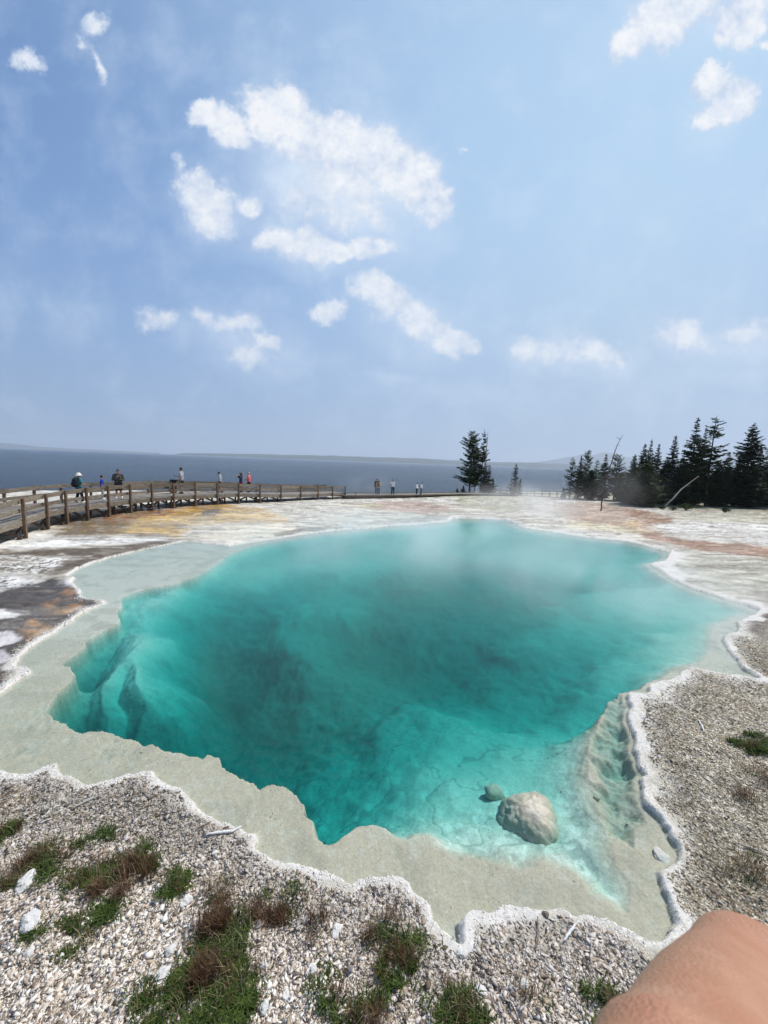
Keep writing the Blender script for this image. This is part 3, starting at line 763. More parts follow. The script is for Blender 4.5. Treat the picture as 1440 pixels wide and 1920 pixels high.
def boardwalk():
    front = [(43,1010,936),(87.5,988,927),(119,984,920),(162.5,976,915),(199,969,911),(244,962,909),(282,957,907),(325,953,906),(364,950,905),(406,946,906),(446,944,907),(486,943,908),(524,941,911),(562,938,911),(597,937,912),(622,936,912),(646,935,912)]
    dz_px = [-200,43,162,325,446,486,524,562,600,646]; dz_v = [.74,.74,.76,.78,.70,.60,.42,.27,.18,.14]
    pf = []
    for px, by, ty in front:
        b = G(px, by); pf.append([b.x, b.y, z_at(b, px, ty), float(np.interp(px, dz_px, dz_v))])
    pf = np.array(pf)
    # even out the line, keep the spacing
    for _ in range(1):
        pf[1:-1, :3] = .5*pf[1:-1, :3]+.25*(pf[:-2, :3]+pf[2:, :3])
    d = pf[0]-pf[1]; d = d/np.linalg.norm(d[:2])
    ext = [pf[0]+np.array([d[0]*k*2.2-.10*k*k, d[1]*k*2.2, 0, 0]) for k in (4, 3, 2, 1)]
    for e in ext: e[2] = 1.5; e[3] = .74
    pf = np.array(ext+list(pf))
    n = len(pf)
    tg = np.gradient(pf[:, :2], axis=0); tg /= np.linalg.norm(tg, axis=1)[:, None]
    nor = np.stack([-tg[:, 1], tg[:, 0]], 1)         # away from the pool
    Wd = 2.5
    pb = pf[:, :2]+nor*Wd
    root = empty('boardwalk', (pf[8][0], pf[8][1], 0), 0, 'raised weathered wooden boardwalk with post and rail sides curving left of the pool', 'boardwalk')
    off = Vector(root.location)
    L = lambda x, y, z: Vector((x, y, z))-off
    # deck boards
    dk = MB(); pos = 0
    cum = np.concatenate([[0], np.cumsum(np.linalg.norm(np.diff(pf[:, :2], axis=0), axis=1))])
    tot = cum[-1]; s = 0.0
    def at(s, arr): return np.array([np.interp(s, cum, arr[:, k]) for k in range(arr.shape[1])])
    while s < tot-.15:
        a = at(s+.07, pf); b2 = at(s+.07, pb)
        ov = nor[min(np.searchsorted(cum, s), n-1)]*.03
        z = a[3]-.025+random.uniform(-.003, .003)
        dk.bar(L(a[0]-ov[0], a[1]-ov[1], z), L(b2[0]+ov[0], b2[1]+ov[1], z), .132, .045)
        s += .142
    dk.build('deck', M_DECK, root)
    # fascia boards, rails, posts
    for i in range(n-1):
        for (arr, sgn) in ((pf[:, :2], -1), (pb, 1)):
            a = arr[i]+nor[i]*sgn*.02; b = arr[i+1]+nor[i+1]*sgn*.02
            mb = MB(); za, zb = pf[i][3]-.15, pf[i+1][3]-.15
            mb.bar(L(a[0], a[1], za), L(b[0], b[1], zb), .045, .2, jit=.003)
            mb.build('fascia_board', M_WOOD, root)
            in_ = -sgn*.075
            for fr, hh in ((1.0, .19), (.52, .15)):
                mb = MB()
                a2 = arr[i]+nor[i]*sgn*.07; b2 = arr[i+1]+nor[i+1]*sgn*.07
                if sgn < 0: a2 = arr[i]+nor[i]*.0+nor[i]*(-.055+.11); b2 = arr[i+1]+nor[i+1]*.055
                z1 = pf[i][3]+(pf[i][2]-pf[i][3])*fr-hh*.55; z2 = pf[i+1][3]+(pf[i+1][2]-pf[i+1][3])*fr-hh*.55
                mb.bar(L(a2[0], a2[1], z1), L(b2[0], b2[1], z2), .04, hh, jit=.003)
                mb.build('rail', M_WOOD, root)
    zg_f = ground_heights(pf[:, 0], pf[:, 1]); zg_b = ground_heights(pb[:, 0], pb[:, 1])
    for i in range(n):
        for (arr, zg, sgn) in ((pf[:, :2], zg_f, -1), (pb, zg_b, 1)):
            p = arr[i]-nor[i]*0+nor[i]*sgn*.09 if sgn < 0 else arr[i]-nor[i]*0
            q = p if sgn < 0 else p+nor[i]*.15
            mb = MB(); mb.bar(L(q[0], q[1], zg[i]-.08), L(q[0], q[1], pf[i][2]+.015), .105, .105, up=Vector((nor[i][0], nor[i][1], 0)), jit=.003)
            po = mb.build('post', M_WOODP, root)
            if pf[i][3] > .35:
                mb = MB(); t3 = Vector((tg[i][0], tg[i][1], 0)); c = L(q[0], q[1], zg[i]+.04)+Vector((nor[i][0], nor[i][1], 0))*(-sgn*.13)
                mb.bar(c-t3*.2, c+t3*.2, .14, .1, jit=.004)
                mb.build('footing', M_UNDER, po)
        # cross beam and joists under the deck
        if pf[i][3] > .1:
            mb = MB(); mb.bar(L(pf[i][0], pf[i][1], pf[i][3]-.19), L(pb[i][0], pb[i][1], pf[i][3]-.19), .09, .18)
            mb.build('cross_beam', M_UNDER, root)
    for i in range(n-1):
        if pf[i][3] < .45: continue
        m0 = (pf[i]+pf[i+1])/2; nn = nor[i]
        for off2 in (.35, 1.9):
            mb = MB()
            zz = float(ground_height(m0[0]+nn[0]*off2, m0[1]+nn[1]*off2))
            mb.bar(L(m0[0]+nn[0]*off2, m0[1]+nn[1]*off2, zz-.05), L(m0[0]+nn[0]*off2, m0[1]+nn[1]*off2, m0[3]-.1), .1, .1, up=Vector((1, 0, 0)))
            mb.build('support', M_UNDER, root)
        mb = MB()
        for e in (i, i+1):
            mb.bar(L(m0[0]+nn[0]*.2, m0[1]+nn[1]*.2, m0[3]-.2), L(pf[e][0]+nn[0]*.2, pf[e][1]+nn[1]*.2, zg_f[e]+.16), .06, .11)
        mb.build('brace', M_UNDER, root)
    return pf, pb, nor, tg
BW = boardwalk()

def low_boardwalk():
    fr = [(648,936),(700,935),(760,934),(812,932),(834,931)]
    pts = [G(*q) for q in fr]
    pts += [pts[-1]+Vector((1.6, 1.2, 0)), pts[-1]+Vector((5.5, 3.2, 0)), pts[-1]+Vector((10.5, 4.6, 0))]
    root = empty('low_boardwalk', pts[2], 0, 'low wooden walkway without railings lying on the pale flat, right of the railed boardwalk', 'boardwalk')
    off = Vector(root.location)
    pts = [Vector((p.x, p.y, 0)) for p in pts]
    cum = [0]
    for a, b in zip(pts, pts[1:]): cum.append(cum[-1]+(b-a).length)
    A = np.array([(p.x, p.y) for p in pts]); tg = np.gradient(A, axis=0); tg /= np.linalg.norm(tg, axis=1)[:, None]; nr2 = np.stack([-tg[:, 1], tg[:, 0]], 1)
    B = A+nr2*2.4
    zt = [-.10, -.16, -.2, -.24, -.27, -.30, -.33, -.36]
    def at(s, arr): return np.array([np.interp(s, cum, arr[:, k]) for k in range(2)])
    dk = MB(); s = 0
    while s < cum[-1]-.2:
        a = at(s+.07, A); b = at(s+.07, B); z = float(np.interp(s, cum, zt))
        dk.bar(Vector((a[0], a[1], z-.02))-off, Vector((b[0], b[1], z-.02))-off, .15, .045); s += .16
    dk.build('deck', M_DECK, root)
    for i in range(len(pts)-1):
        for arr, sg in ((A, -1), (B, 1)):
            mb = MB(); a = arr[i]+nr2[i]*sg*.02; b = arr[i+1]+nr2[i+1]*sg*.02
            mb.bar(Vector((a[0], a[1], zt[i]+.02))-off, Vector((b[0], b[1], zt[i+1]+.02))-off, .05, .12)
            mb.build('edge_beam', M_WOOD, root)
            mb = MB(); a = arr[i]-nr2[i]*sg*.12; b = arr[i+1]-nr2[i+1]*sg*.12
            mb.bar(Vector((a[0], a[1], zt[i]-.16))-off, Vector((b[0], b[1], zt[i+1]-.16))-off, .09, .2)
            mb.build('joist', M_UNDER, root)
    # short sleepers showing at the front
    s = .5
    while s < cum[4]:
        a = at(s, A)-nr2[0]*.06; z = float(np.interp(s, cum, zt)); mb = MB()
        mb.bar(Vector((a[0], a[1], z-.2))-off, Vector((a[0], a[1], z-.2))-off+Vector((nr2[0][0], nr2[0][1], 0))*2.4, .12, .1)
        mb.build('sleeper', M_WOOD, root); s += 2.0
    # stub post at its left end
    p = G(667, 934); mb = MB(); mb.bar(Vector((p.x, p.y, -.5))-off, Vector((p.x, p.y, z_at(p, 667, 921)))-off, .1, .1, up=Vector((1, 0, 0)))
    mb.build('post', M_WOODP, root)
    return root
low_boardwalk()

def far_fence():
    root = None
    posts = [(925,927,919),(937,927,919),(949,927.5,919.5),(961,928,919.5),(975,929,920),(988,930,920.5),(1002,930.5,920),(1016,931,921),(1030,932,921),(1044,933,921),(1060,934,921.5)]
    pp = [(G(a, b), a, t) for a, b, t in posts]
    root = empty('far_boardwalk', pp[4][0], 0, 'distant boardwalk fence with short posts and two rails, right of the lone thin conifer', 'fence')
    off = Vector(root.location)
    M = noise_mat('pale_grey_timber', (.3, .28, .25), (.45, .42, .38), rnd=.1)
    for i, (p, a, t) in enumerate(pp):
        zt = z_at(p, a, t); mb = MB(); mb.bar(Vector((p.x, p.y, -.6))-off, Vector((p.x, p.y, zt+.1))-off, .13, .13, up=Vector((1, 0, 0))); mb.build('post', M, root)
        if i < len(pp)-1:
            q, a2, t2 = pp[i+1]; zq = z_at(q, a2, t2)
            for dz in (0, -.36):
                mb = MB(); mb.bar(Vector((p.x, p.y+.08, zt+dz))-off, Vector((q.x, q.y+.08, zq+dz))-off, .05, .12); mb.build('rail', M, root)
    mb = MB()
    a, b = pp[0][0], pp[-1][0]
    za = z_at(a, 925, 926.0); zb = z_at(b, 1060, 933.0)
    mb.bar(Vector((a.x, a.y+.9, za-.05))-off, Vector((b.x, b.y+.9, zb-.05))-off, 1.6, .1); mb.build('deck', M, root)
far_fence()

# dark case standing against the back rail
def place_case():
    pf, pb, nor, tg = BW
    ptgt = P(324, 905, 1.6)
    k = int(np.argmin([abs(math.atan2(b[0], b[1])-math.atan2(ptgt.x, ptgt.y)) for b in pb]))
    c = Vector((pb[k][0]-nor[k][0]*.25, pb[k][1]-nor[k][1]*.25, pf[k][3]))
    m = noise_mat('black_cloth', (.012, .012, .014), (.03, .03, .035), rough=.8, bump=.2)
    root = empty('rubbish_bin', c, 0, 'dark slim box bin with flat lid standing at the back railing of the boardwalk', 'bin')
    mb = MB(); mb.bar((0, 0, 0), (0, 0, .80), .24, .24, up=Vector((nor[k][0], nor[k][1], 0))); mb.build('body', m, root)
    mb = MB(); mb.bar((-.22, 0, .86), (.26, 0, .86), .30, .11); mb.build('lid', m, root)
place_case()

# ------------------------------------------------------------------ conifers
M_BARK = noise_mat('grey_brown_bark', (.06, .045, .035), (.16, .13, .10), scale=5, rough=.95, bump=.6, stretch=(3, 3, .5), rnd=.2)
M_DEAD = noise_mat('bleached_dead_wood', (.22, .19, .16), (.42, .38, .34), scale=4, rough=.9, bump=.5, stretch=(3, 3, .4))
def needle_mat(name, c1, c2, rnd=.25):
    return noise_mat(name, c1, c2, scale=1.3, rough=.75, bump=0, spec=.2, rnd=rnd, trans=.12)
M_NEEDLE = needle_mat('dark_green_needles', (.016, .032, .013), (.05, .08, .028))
M_NEEDLE2 = needle_mat('mid_green_needles', (.035, .06, .024), (.08, .12, .04))
M_NEEDLE3 = needle_mat('grey_green_needles', (.07, .085, .06), (.13, .14, .10))
M_NEEDLE4 = needle_mat('yellow_green_needles', (.035, .06, .016), (.08, .11, .03))

def conifer_meshes(seed, h=10.0, width=.2, base=.06, whorl=.34, nb=7, dense=1.0, prof=1.0, droop=.25, gap=0.0, ragged=.25, up_top=.2, bend=.1):
    """crown as thousands of small needle sprays on whorled boughs, trunk as a tapered bent pole"""
    rs = np.random.default_rng(seed)
    tk = MB(); pts = []; rad = []
    bx, by = rs.uniform(-bend, bend, 2)
    for k in range(9):
        f = k/8; pts.append(Vector((bx*math.sin(f*2.4), by*math.sin(f*2.0), h*f))); rad.append(.013*h*(1-f)**.8+.012)
    tk.tube(pts, rad, 7, cap=False)
    def axis(z):
        f = z/h; return np.array([bx*math.sin(f*2.4), by*math.sin(f*2.0), z])
    tv = []; z = base*h
    while z < h*.995:
        f = (z/h-base)/(1-base)
        wl = width*h*((1-f)**prof*(.86+.14*math.sin(f*9+seed))+.015)
        # lower boughs a bit shorter
        wl *= min(1, .55+f*4)
        k = max(3, int(nb*(1-.35*f)))
        a0 = rs.uniform(0, 6.28)
        for b in range(k):
            if rs.random() < gap: continue
            a = a0+6.283*b/k+rs.uniform(-.35, .35)
            L = wl*rs.uniform(1-ragged*1.6, 1+ragged)
            zz = z+rs.uniform(-.5, .5)*whorl
            st = axis(min(zz, h*.99))
            dr = droop*(1-f)-up_top*f*1.5
            dirv = np.array([math.cos(a), math.sin(a), 0]); side = np.array([-math.sin(a), math.cos(a), 0])
            # the bough itself, a thin strip
            def pos(t): return st+dirv*L*t+np.array([0, 0, -dr*L*t+.16*L*t*t])
            e = pos(.9)
            tv += [st+np.array([0, 0, .02]), st-np.array([0, 0, .02]), e]
            ns = max(3, int(L/.062*dense))
            for q in range(ns):
                t = (q+rs.random())/ns
                t = .12+.9*t
                p = pos(min(t, 1.0))
                sl = (.16+.34*L*(1-.70*t))*rs.uniform(.6, 1.2)
                sl = min(sl, .70)
                for sg in (-1, 1):
                    v = dirv*rs.uniform(.3, .9)+side*sg*rs.uniform(.5, 1.0)+np.array([0, 0, rs.uniform(-.45, .30)])
                    v /= np.linalg.norm(v)
                    wv = np.cross(v, np.array([rs.uniform(-.6, .6), rs.uniform(-.6, .6), 1.0])); wv /= np.linalg.norm(wv)
                    w = .055+.15*sl
                    m_ = p+v*sl*.45
                    tv += [p, m_+wv*w, p+v*sl, p, p+v*sl, m_-wv*w]
        z += whorl*rs.uniform(.7, 1.15)*(1-.35*f)
    # leader
    tp = axis(h)
    for q in range(10):
        a = rs.uniform(0, 6.28); v = np.array([math.cos(a)*.5, math.sin(a)*.5, .9]); pz = tp-np.array([0, 0, rs.uniform(0, .5)])
        tv += [pz, pz+v*.16+np.array([.03, 0, 0]), pz+v*.28]
    tv = np.array(tv); n = len(tv)//3
    me = np_mesh('crown', tv, np.arange(n*3).reshape(-1, 3), 3)
    return tk.mesh('trunk'), me

KINDS = {
 'spruce':   dict(h=10, width=.20, base=.05, whorl=.33, nb=8, prof=.85, droop=.28),
 'spruce_b': dict(h=10, width=.25, base=.04, whorl=.30, nb=8, prof=.75, droop=.22, ragged=.3),
 'open':     dict(h=10, width=.18, base=.10, whorl=.42, nb=6, prof=.45, droop=.15, gap=.22, ragged=.35, dense=.9),
 'pine':     dict(h=10, width=.20, base=.14, whorl=.40, nb=7, prof=.45, droop=.02, gap=.15, ragged=.4, up_top=.5, dense=1.0),
 'bushy':    dict(h=6, width=.36, base=.01, whorl=.24, nb=10, prof=.55, droop=.05, ragged=.25, dense=.9),
 'thin':     dict(h=7, width=.24, base=.03, whorl=.30, nb=7, prof=.8, droop=.1, gap=.08, ragged=.4, dense=.8),
 'young':    dict(h=3, width=.26, base=.02, whorl=.18, nb=7, prof=.8, droop=.0, ragged=.3, dense=1.2),
}
PROTO = {}
def proto(kind, var):
    k = (kind, var)
    if k not in PROTO:
        kw = dict(KINDS[kind]); PROTO[k] = conifer_meshes(hash_str(kind)+var*31, **kw)
    return PROTO[k]
def hash_str(s): return sum(ord(c)*(i+3) for i, c in enumerate(s))

def tree(name, kind, var, px, by, ty, label, mat, group=None, dist=1.0, wide=1.0, bark=None, lean=0.0, cat='tree'):
    b = G(px, by)
    if dist != 1.0:
        b = Vector((b.x*dist, b.y*dist, 0)); b.z = land_z0(b.y)
    ht = z_at(b, px, ty)-b.z
    b.z = TREEZ(b.x, b.y)-.05
    tm, cmx = proto(kind, var)
    root = empty(name, b, random.uniform(0, 6.28), label, cat, group)
    s = ht/KINDS[kind]['h']; root.scale = (s*wide, s*wide, s)
    root.rotation_euler[1] = lean
    if lean: root.rotation_euler[2] = 0
    for nm, me, mt in (('trunk', tm, bark or M_BARK), ('crown', cmx, mat)):
        o = bpy.data.objects.new(nm, me); COL.objects.link(o); o.parent = root
        if not me.materials: me.materials.append(mt)
        o.material_slots[0].link = 'OBJECT'; o.material_slots[0].material = mt
    return root
def TREEZ(x, y): return float(land_arr(np.array([x]), np.array([y]))[0])

# group standing at the shore
GA = 'conifers in the clump at the lake shore'
tree('pine_tree', 'pine', 1, 880, 924, 808, 'tallest left pine of the shore clump with long ragged boughs on its left', M_NEEDLE2, GA, wide=1.25)
tree('spruce_tree', 'open', 2, 900, 924, 806, 'slim tall spruce in the middle of the shore clump', M_NEEDLE, GA, wide=.72)
tree('pine_tree', 'pine', 3, 889, 924, 838, 'shorter pine squeezed between the two tall trees of the shore clump', M_NEEDLE, GA, wide=.8, dist=1.03)
tree('spruce_tree', 'spruce', 4, 907, 925, 868, 'grey green bushy conifer at the right foot of the shore clump', M_NEEDLE3, GA, wide=1.0)
tree('spruce_tree', 'thin', 6, 915, 926, 871, 'pale green small conifer on the right side of the shore clump', M_NEEDLE2, GA, wide=1.3)
tree('young_spruce', 'young', 5, 924, 926, 898, 'small dark young conifer at the right edge of the shore clump', M_NEEDLE2, GA)
tree('young_spruce', 'young', 7, 857, 925, 913, 'tiny low conifer bush left of the shore clump', M_NEEDLE2, GA, wide=1.2)
tree('young_spruce', 'young', 8, 868, 925, 910, 'low dark conifer bush under the left pine of the shore clump', M_NEEDLE, GA, wide=1.6)
tree('dry_conifer', 'thin', 1, 963, 929, 869, 'lone thin greyish half dead conifer standing between the shore clump and the wood', M_NEEDLE3, None, wide=1.0)
tree('young_spruce', 'young', 2, 974, 929, 897, 'small greyish conifer just right of the lone thin conifer', M_NEEDLE3, None, wide=.7)
# middle group
GB = 'conifers of the middle row behind the steam'
for i, (px, by, ty, k, v, lab, w, mt) in enumerate([
    (1067,936,857,'open',5,'leftmost thin airy conifer of the middle row',1.1,M_NEEDLE2),
    (1082,937,853,'spruce',1,'second conifer from the left in the middle row, slim and dark',.9,M_NEEDLE),
    (1095,937,845,'pine',6,'tallest rounded conifer of the middle row',1.0,M_NEEDLE2),
    (1112,938,861,'open',3,'short airy conifer in the centre of the middle row',1.0,M_NEEDLE2),
    (1127,938,850,'spruce',2,'pointed dark conifer right of the centre of the middle row',1.1,M_NEEDLE),
    (1150,940,851,'pine',8,'wide conifer directly behind the leaning bare snag',1.2,M_NEEDLE2),
    (1104,937,880,'bushy',1,'low dark bushy conifer filling the foot of the middle row',.8,M_NEEDLE),
    (1162,941,885,'bushy',2,'low bushy conifer at the right end of the middle row',.8,M_NEEDLE2)]):
    tree('spruce_tree' if k != 'pine' else 'pine_tree', k, v, px, by, ty, lab, mt, GB, wide=w, dist=1.0+.02*(i % 3))
tree('young_spruce', 'young', 3, 1056, 935, 914, 'tiny grey conifer at the far left foot of the middle row', M_NEEDLE3, GB, wide=1.0)
# wood on the right
GC = 'dark conifers of the right hand wood'
W = [
 (1180,945,850,'spruce_b',1,'left edge conifer of the dark wood, next to the steam',1.0,M_NEEDLE2,1.0),
 (1197,946,832,'spruce_b',2,'pointed conifer rising behind the bushy green one at the left of the wood',.9,M_NEEDLE,1.04),
 (1207,946,824,'spruce',3,'narrow conifer beside it, left of the rounded gap in the wood',.8,M_NEEDLE,1.06),
 (1205,948,868,'bushy',3,'broad yellowish green bushy conifer at the left front of the wood',1.25,M_NEEDLE4,.985),
 (1221,947,832,'spruce',4,'slender conifer left of the first tall spire of the wood',.9,M_NEEDLE,1.03),
 (1236,947,862,'spruce_b',5,'short dense conifer between two spires in the left half of the wood',.8,M_NEEDLE,1.02),
 (1250,947,817,'spruce',1,'symmetrical spire shaped conifer left of the twin tallest trees',1.15,M_NEEDLE,1.0),
 (1269,948,856,'spruce_b',3,'low conifer in front of the gap left of the twin tallest trees',1.0,M_NEEDLE,1.0),
 (1288,948,782,'spruce',2,'left of the twin tallest spruces, dense and pointed',.95,M_NEEDLE,1.0),
 (1304,948,801,'spruce',5,'shorter spruce wedged between the twin tallest trees',.75,M_NEEDLE,1.03),
 (1322,949,779,'open',1,'right of the twin tallest trees, open crown with stepped boughs',1.05,M_NEEDLE,1.0),
 (1336,949,868,'spruce_b',4,'low conifer at the foot of the open crowned tree',1.1,M_NEEDLE,.99),
 (1353,950,846,'spruce',6,'middle sized conifer left of the great broad spruce',1.0,M_NEEDLE,1.0),
 (1392,951,792,'spruce_b',6,'great broad spruce in the right part of the wood',1.05,M_NEEDLE,1.0),
 (1373,950,852,'spruce_b',1,'short spruce touching the left side of the great broad spruce',.85,M_NEEDLE,1.03),
 (1411,951,843,'spruce',3,'short spruce right of the great broad spruce',1.0,M_NEEDLE,1.01),
 (1424,951,840,'open',4,'thin topped spruce near the right frame edge',.9,M_NEEDLE,1.0),
 (1440,952,831,'spruce_b',2,'rightmost spruce cut by the frame edge',.9,M_NEEDLE,1.02),
 (1466,952,815,'spruce',4,'spruce just beyond the right frame edge',1.0,M_NEEDLE,1.0),
 (1490,953,800,'spruce_b',4,'broad spruce beyond the right frame edge',1.0,M_NEEDLE,1.05),
]
for i, (px, by, ty, k, v, lab, w, mt, ds) in enumerate(W):
    tree('spruce_tree', k, v, px, by, ty, lab, mt, GC, dist=ds, wide=w)
# second rank, its tops hidden in the first
rk = random.Random(5)
for i in range(26):
    px = 1172+i*12.5+rk.uniform(-4, 4)
    t = rk.uniform(870, 895)
    tree('background_spruce', rk.choice(['spruce_b', 'bushy', 'spruce_b']), 1+i % 3, px, 944+(px-1170)*.02, t+rk.uniform(-8, 8), 'dark conifer deep inside the right hand wood behind the front rank', M_NEEDLE, 'inner trees of the right hand wood', dist=rk.uniform(1.03, 1.25), wide=1.15)

def bare_pole(name, label, pts, rad, cat, mat, twigs=0, seed=1, group=None):
    root = empty(name, pts[0], 0, label, cat, group)
    off = Vector(pts[0]); mb = MB(); rr = random.Random(seed)
    # resample with a little crookedness
    fine = []; fr = []
    m = 5
    for i in range(len(pts)-1):
        for k in range(m):
            t = k/m; p = Vector(pts[i]).lerp(Vector(pts[i+1]), t)
            r = rad[i]*(1-t)+rad[i+1]*t
            fine.append(p-off+Vector((rr.uniform(-1, 1), rr.uniform(-1, 1), 0))*r*.35); fr.append(r)
    fine.append(Vector(pts[-1])-off); fr.append(rad[-1])
    mb.tube(fine, fr, 8, cap=False); mb.build('trunk', mat, root, True)
    if twigs:
        tb = MB()
        for _ in range(twigs):
            i = rr.randrange(len(fine)//5, len(fine)-1); a = rr.uniform(0, 6.28); L = rr.uniform(.15, .55)
            v = Vector((math.cos(a), math.sin(a), rr.uniform(-.2, .5))).normalized()
            tb.tube([fine[i], fine[i]+v*L*.6, fine[i]+v*L+Vector((0, 0, -.05))], [.02, .012, .006], 5, cap=False)
        tb.build('twigs', mat, root)
    return root
def up(px, by, px2, py2, back=0.0):
    """point above ground seen at px2,py2, at the distance of the ground point (px,by)"""
    b = G(px, by); d = D(px2, py2); y = b.y+back
    return Vector((d.x/d.y*y, y, H+d.z/d.y*y))
b = G(1127, 958); b.z -= .1
bare_pole('dead_snag', 'bare crooked dead snag leaning right above the steam, thin curved tip', [b, up(1127,958,1129,935), up(1127,958,1139,890), up(1127,958,1152,850), up(1127,958,1157,835), up(1127,958,1168,815)], [.06, .055, .045, .038, .028, .012], 'dead tree', M_BARK, 8, 3)
b = G(905, 925); b.z -= .1
bare_pole('dead_pole', 'thin bare grey dead trunk at the right of the shore clump', [b, up(905,925,909,880), up(905,925,915,809)], [.13, .10, .02], 'dead tree', M_DEAD, 26, 4)
b = G(1243, 953); b.z -= .05
bare_pole('fallen_trunk', 'pale fallen trunk leaning up to the right against the dark wood', [b, up(1243,953,1262,934), up(1243,953,1280,915, .6), up(1243,953,1310,893, 1.2)], [.09, .08, .06, .02], 'fallen tree', M_DEAD, 7, 5)

def shrub(name, px, py, w, h, label, mat, seed, n=900):
    p = G(px, py); root = empty(name, p, 0, label, 'shrub')
    rs = np.random.default_rng(seed); tv = []
    for i in range(n):
        u = rs.normal(size=3); u /= np.linalg.norm(u); r = rs.uniform(.35, 1)**.5*(.75+.35*math.sin(u[0]*5+seed)*math.cos(u[1]*4))
        c = np.array([u[0]*w/2*r, u[1]*w/2*r, h*.5+u[2]*h*.5*r]); c[2] = max(c[2], .02)
        v = rs.normal(size=3); v[2] = abs(v[2]); v /= np.linalg.norm(v); s = rs.uniform(.05, .13)
        q = np.cross(v, rs.normal(size=3)); q /= np.linalg.norm(q)
        tv += [c, c+v*s*.5+q*s*.35, c+v*s, c, c+v*s, c+v*s*.5-q*s*.35]
    tv = np.array(tv); me = np_mesh('foliage', tv, np.arange(len(tv)).reshape(-1, 3), 3)
    link_mesh('foliage', me, mat, root)
    sb = MB()
    for k in range(6):
        a = k*1.05; sb.tube([(0, 0, 0), (math.cos(a)*w*.15, math.sin(a)*w*.15, h*.4), (math.cos(a)*w*.3, math.sin(a)*w*.3, h*.75)], [.025, .018, .008], 5, cap=False)
    sb.build('stems', M_BARK, root)
shrub('low_shrub', 1286, 957, 1.9, .75, 'bright green low shrub at the foot of the fallen trunk', M_NEEDLE4, 1)
shrub('low_shrub', 1262, 957, .7, .35, 'small yellowish shrub at the root of the fallen trunk', M_NEEDLE4, 2, 300)
shrub('low_shrub', 1360, 961, .95, .5, 'small dark round shrub alone on the pale ground right of the wood edge', M_NEEDLE, 3, 500)
shrub('low_shrub', 1240, 955, .9, .4, 'dry yellow green shrub left of the fallen trunk', M_NEEDLE4, 4, 400)

# ------------------------------------------------------------------ people
def skin_mat(name, c, c2):
    m, nt, out = new_mat(name)
    b = N(nt, 'ShaderNodeBsdfPrincipled'); b.inputs['Roughness'].default_value = .48; b.inputs['Specular IOR Level'].default_value = .35
    b.inputs['Subsurface Weight'].default_value = .12; b.inputs['Subsurface Radius'].default_value = (.012, .004, .002); b.inputs['Subsurface Scale'].default_value = 1.0
    tc = N(nt, 'ShaderNodeTexCoord')
    n1 = N(nt, 'ShaderNodeTexNoise'); n1.inputs['Scale'].default_value = 26; n1.inputs['Detail'].default_value = 7; n1.inputs['Roughness'].default_value = .62
    nt.links.new(tc.outputs['Object'], n1.inputs['Vector'])
    cr = N(nt, 'ShaderNodeValToRGB'); cr.color_ramp.elements[0].position = .35; cr.color_ramp.elements[1].position = .68
    cr.color_ramp.elements[0].color = (*c, 1); cr.color_ramp.elements[1].color = (*c2, 1)
    nt.links.new(n1.outputs['Fac'], cr.inputs[0])
    # reddish blotches and a few small dark spots
    n5 = N(nt, 'ShaderNodeTexNoise'); n5.inputs['Scale'].default_value = 9; n5.inputs['Detail'].default_value = 5; nt.links.new(tc.outputs['Object'], n5.inputs['Vector'])
    r5 = N(nt, 'ShaderNodeMapRange'); r5.inputs['From Min'].default_value = .5; r5.inputs['From Max'].default_value = .72; r5.inputs['To Max'].default_value = .55; nt.links.new(n5.outputs['Fac'], r5.inputs[0])
    mxr = N(nt, 'ShaderNodeMix', data_type='RGBA'); nt.links.new(r5.outputs[0], mxr.inputs[0]); nt.links.new(cr.outputs[0], mxr.inputs[6]); mxr.inputs[7].default_value = (c[0]*1.05, c[1]*.78, c[2]*.75, 1)
    v5 = N(nt, 'ShaderNodeTexVoronoi'); v5.inputs['Scale'].default_value = 26; nt.links.new(tc.outputs['Object'], v5.inputs['Vector'])
    r6 = N(nt, 'ShaderNodeMapRange'); r6.inputs['From Min'].default_value = .075; r6.inputs['From Max'].default_value = .04; r6.inputs['To Max'].default_value = .6; nt.links.new(v5.outputs['Distance'], r6.inputs[0])
    mxs = N(nt, 'ShaderNodeMix', data_type='RGBA'); nt.links.new(r6.outputs[0], mxs.inputs[0]); nt.links.new(mxr.outputs[2], mxs.inputs[6]); mxs.inputs[7].default_value = (c[0]*.5, c[1]*.35, c[2]*.35, 1)
    nt.links.new(mxs.outputs[2], b.inputs['Base Color'])
    n2 = N(nt, 'ShaderNodeTexNoise'); n2.inputs['Scale'].default_value = 110; n2.inputs['Detail'].default_value = 4
    v = N(nt, 'ShaderNodeTexVoronoi'); v.inputs['Scale'].default_value = 420
    for q in (n2, v): nt.links.new(tc.outputs['Object'], q.inputs['Vector'])
    ad = N(nt, 'ShaderNodeMath', operation='ADD'); nt.links.new(n2.outputs['Fac'], ad.inputs[0]); nt.links.new(v.outputs['Distance'], ad.inputs[1])
    bp = N(nt, 'ShaderNodeBump'); bp.inputs['Strength'].default_value = .45; bp.inputs['Distance'].default_value = .0016
    nt.links.new(ad.outputs[0], bp.inputs['Height']); nt.links.new(bp.outputs[0], b.inputs['Normal'])
    nt.links.new(b.outputs[0], out.inputs['Surface'])
    return m
SKIN = skin_mat('light_tan_skin', (.385, .190, .112), (.47, .255, .165))
SKIN2 = skin_mat('tan_skin', (.33, .17, .10), (.42, .23, .14))
def cloth(name, c, rough=.85):
    return noise_mat(name, tuple(v*.8 for v in c), tuple(min(v*1.15, .9) for v in c), scale=9, rough=rough, bump=.4, bscale=14, bdist=.02)
HAIR = cloth('black_hair', (.012, .010, .009), .5)
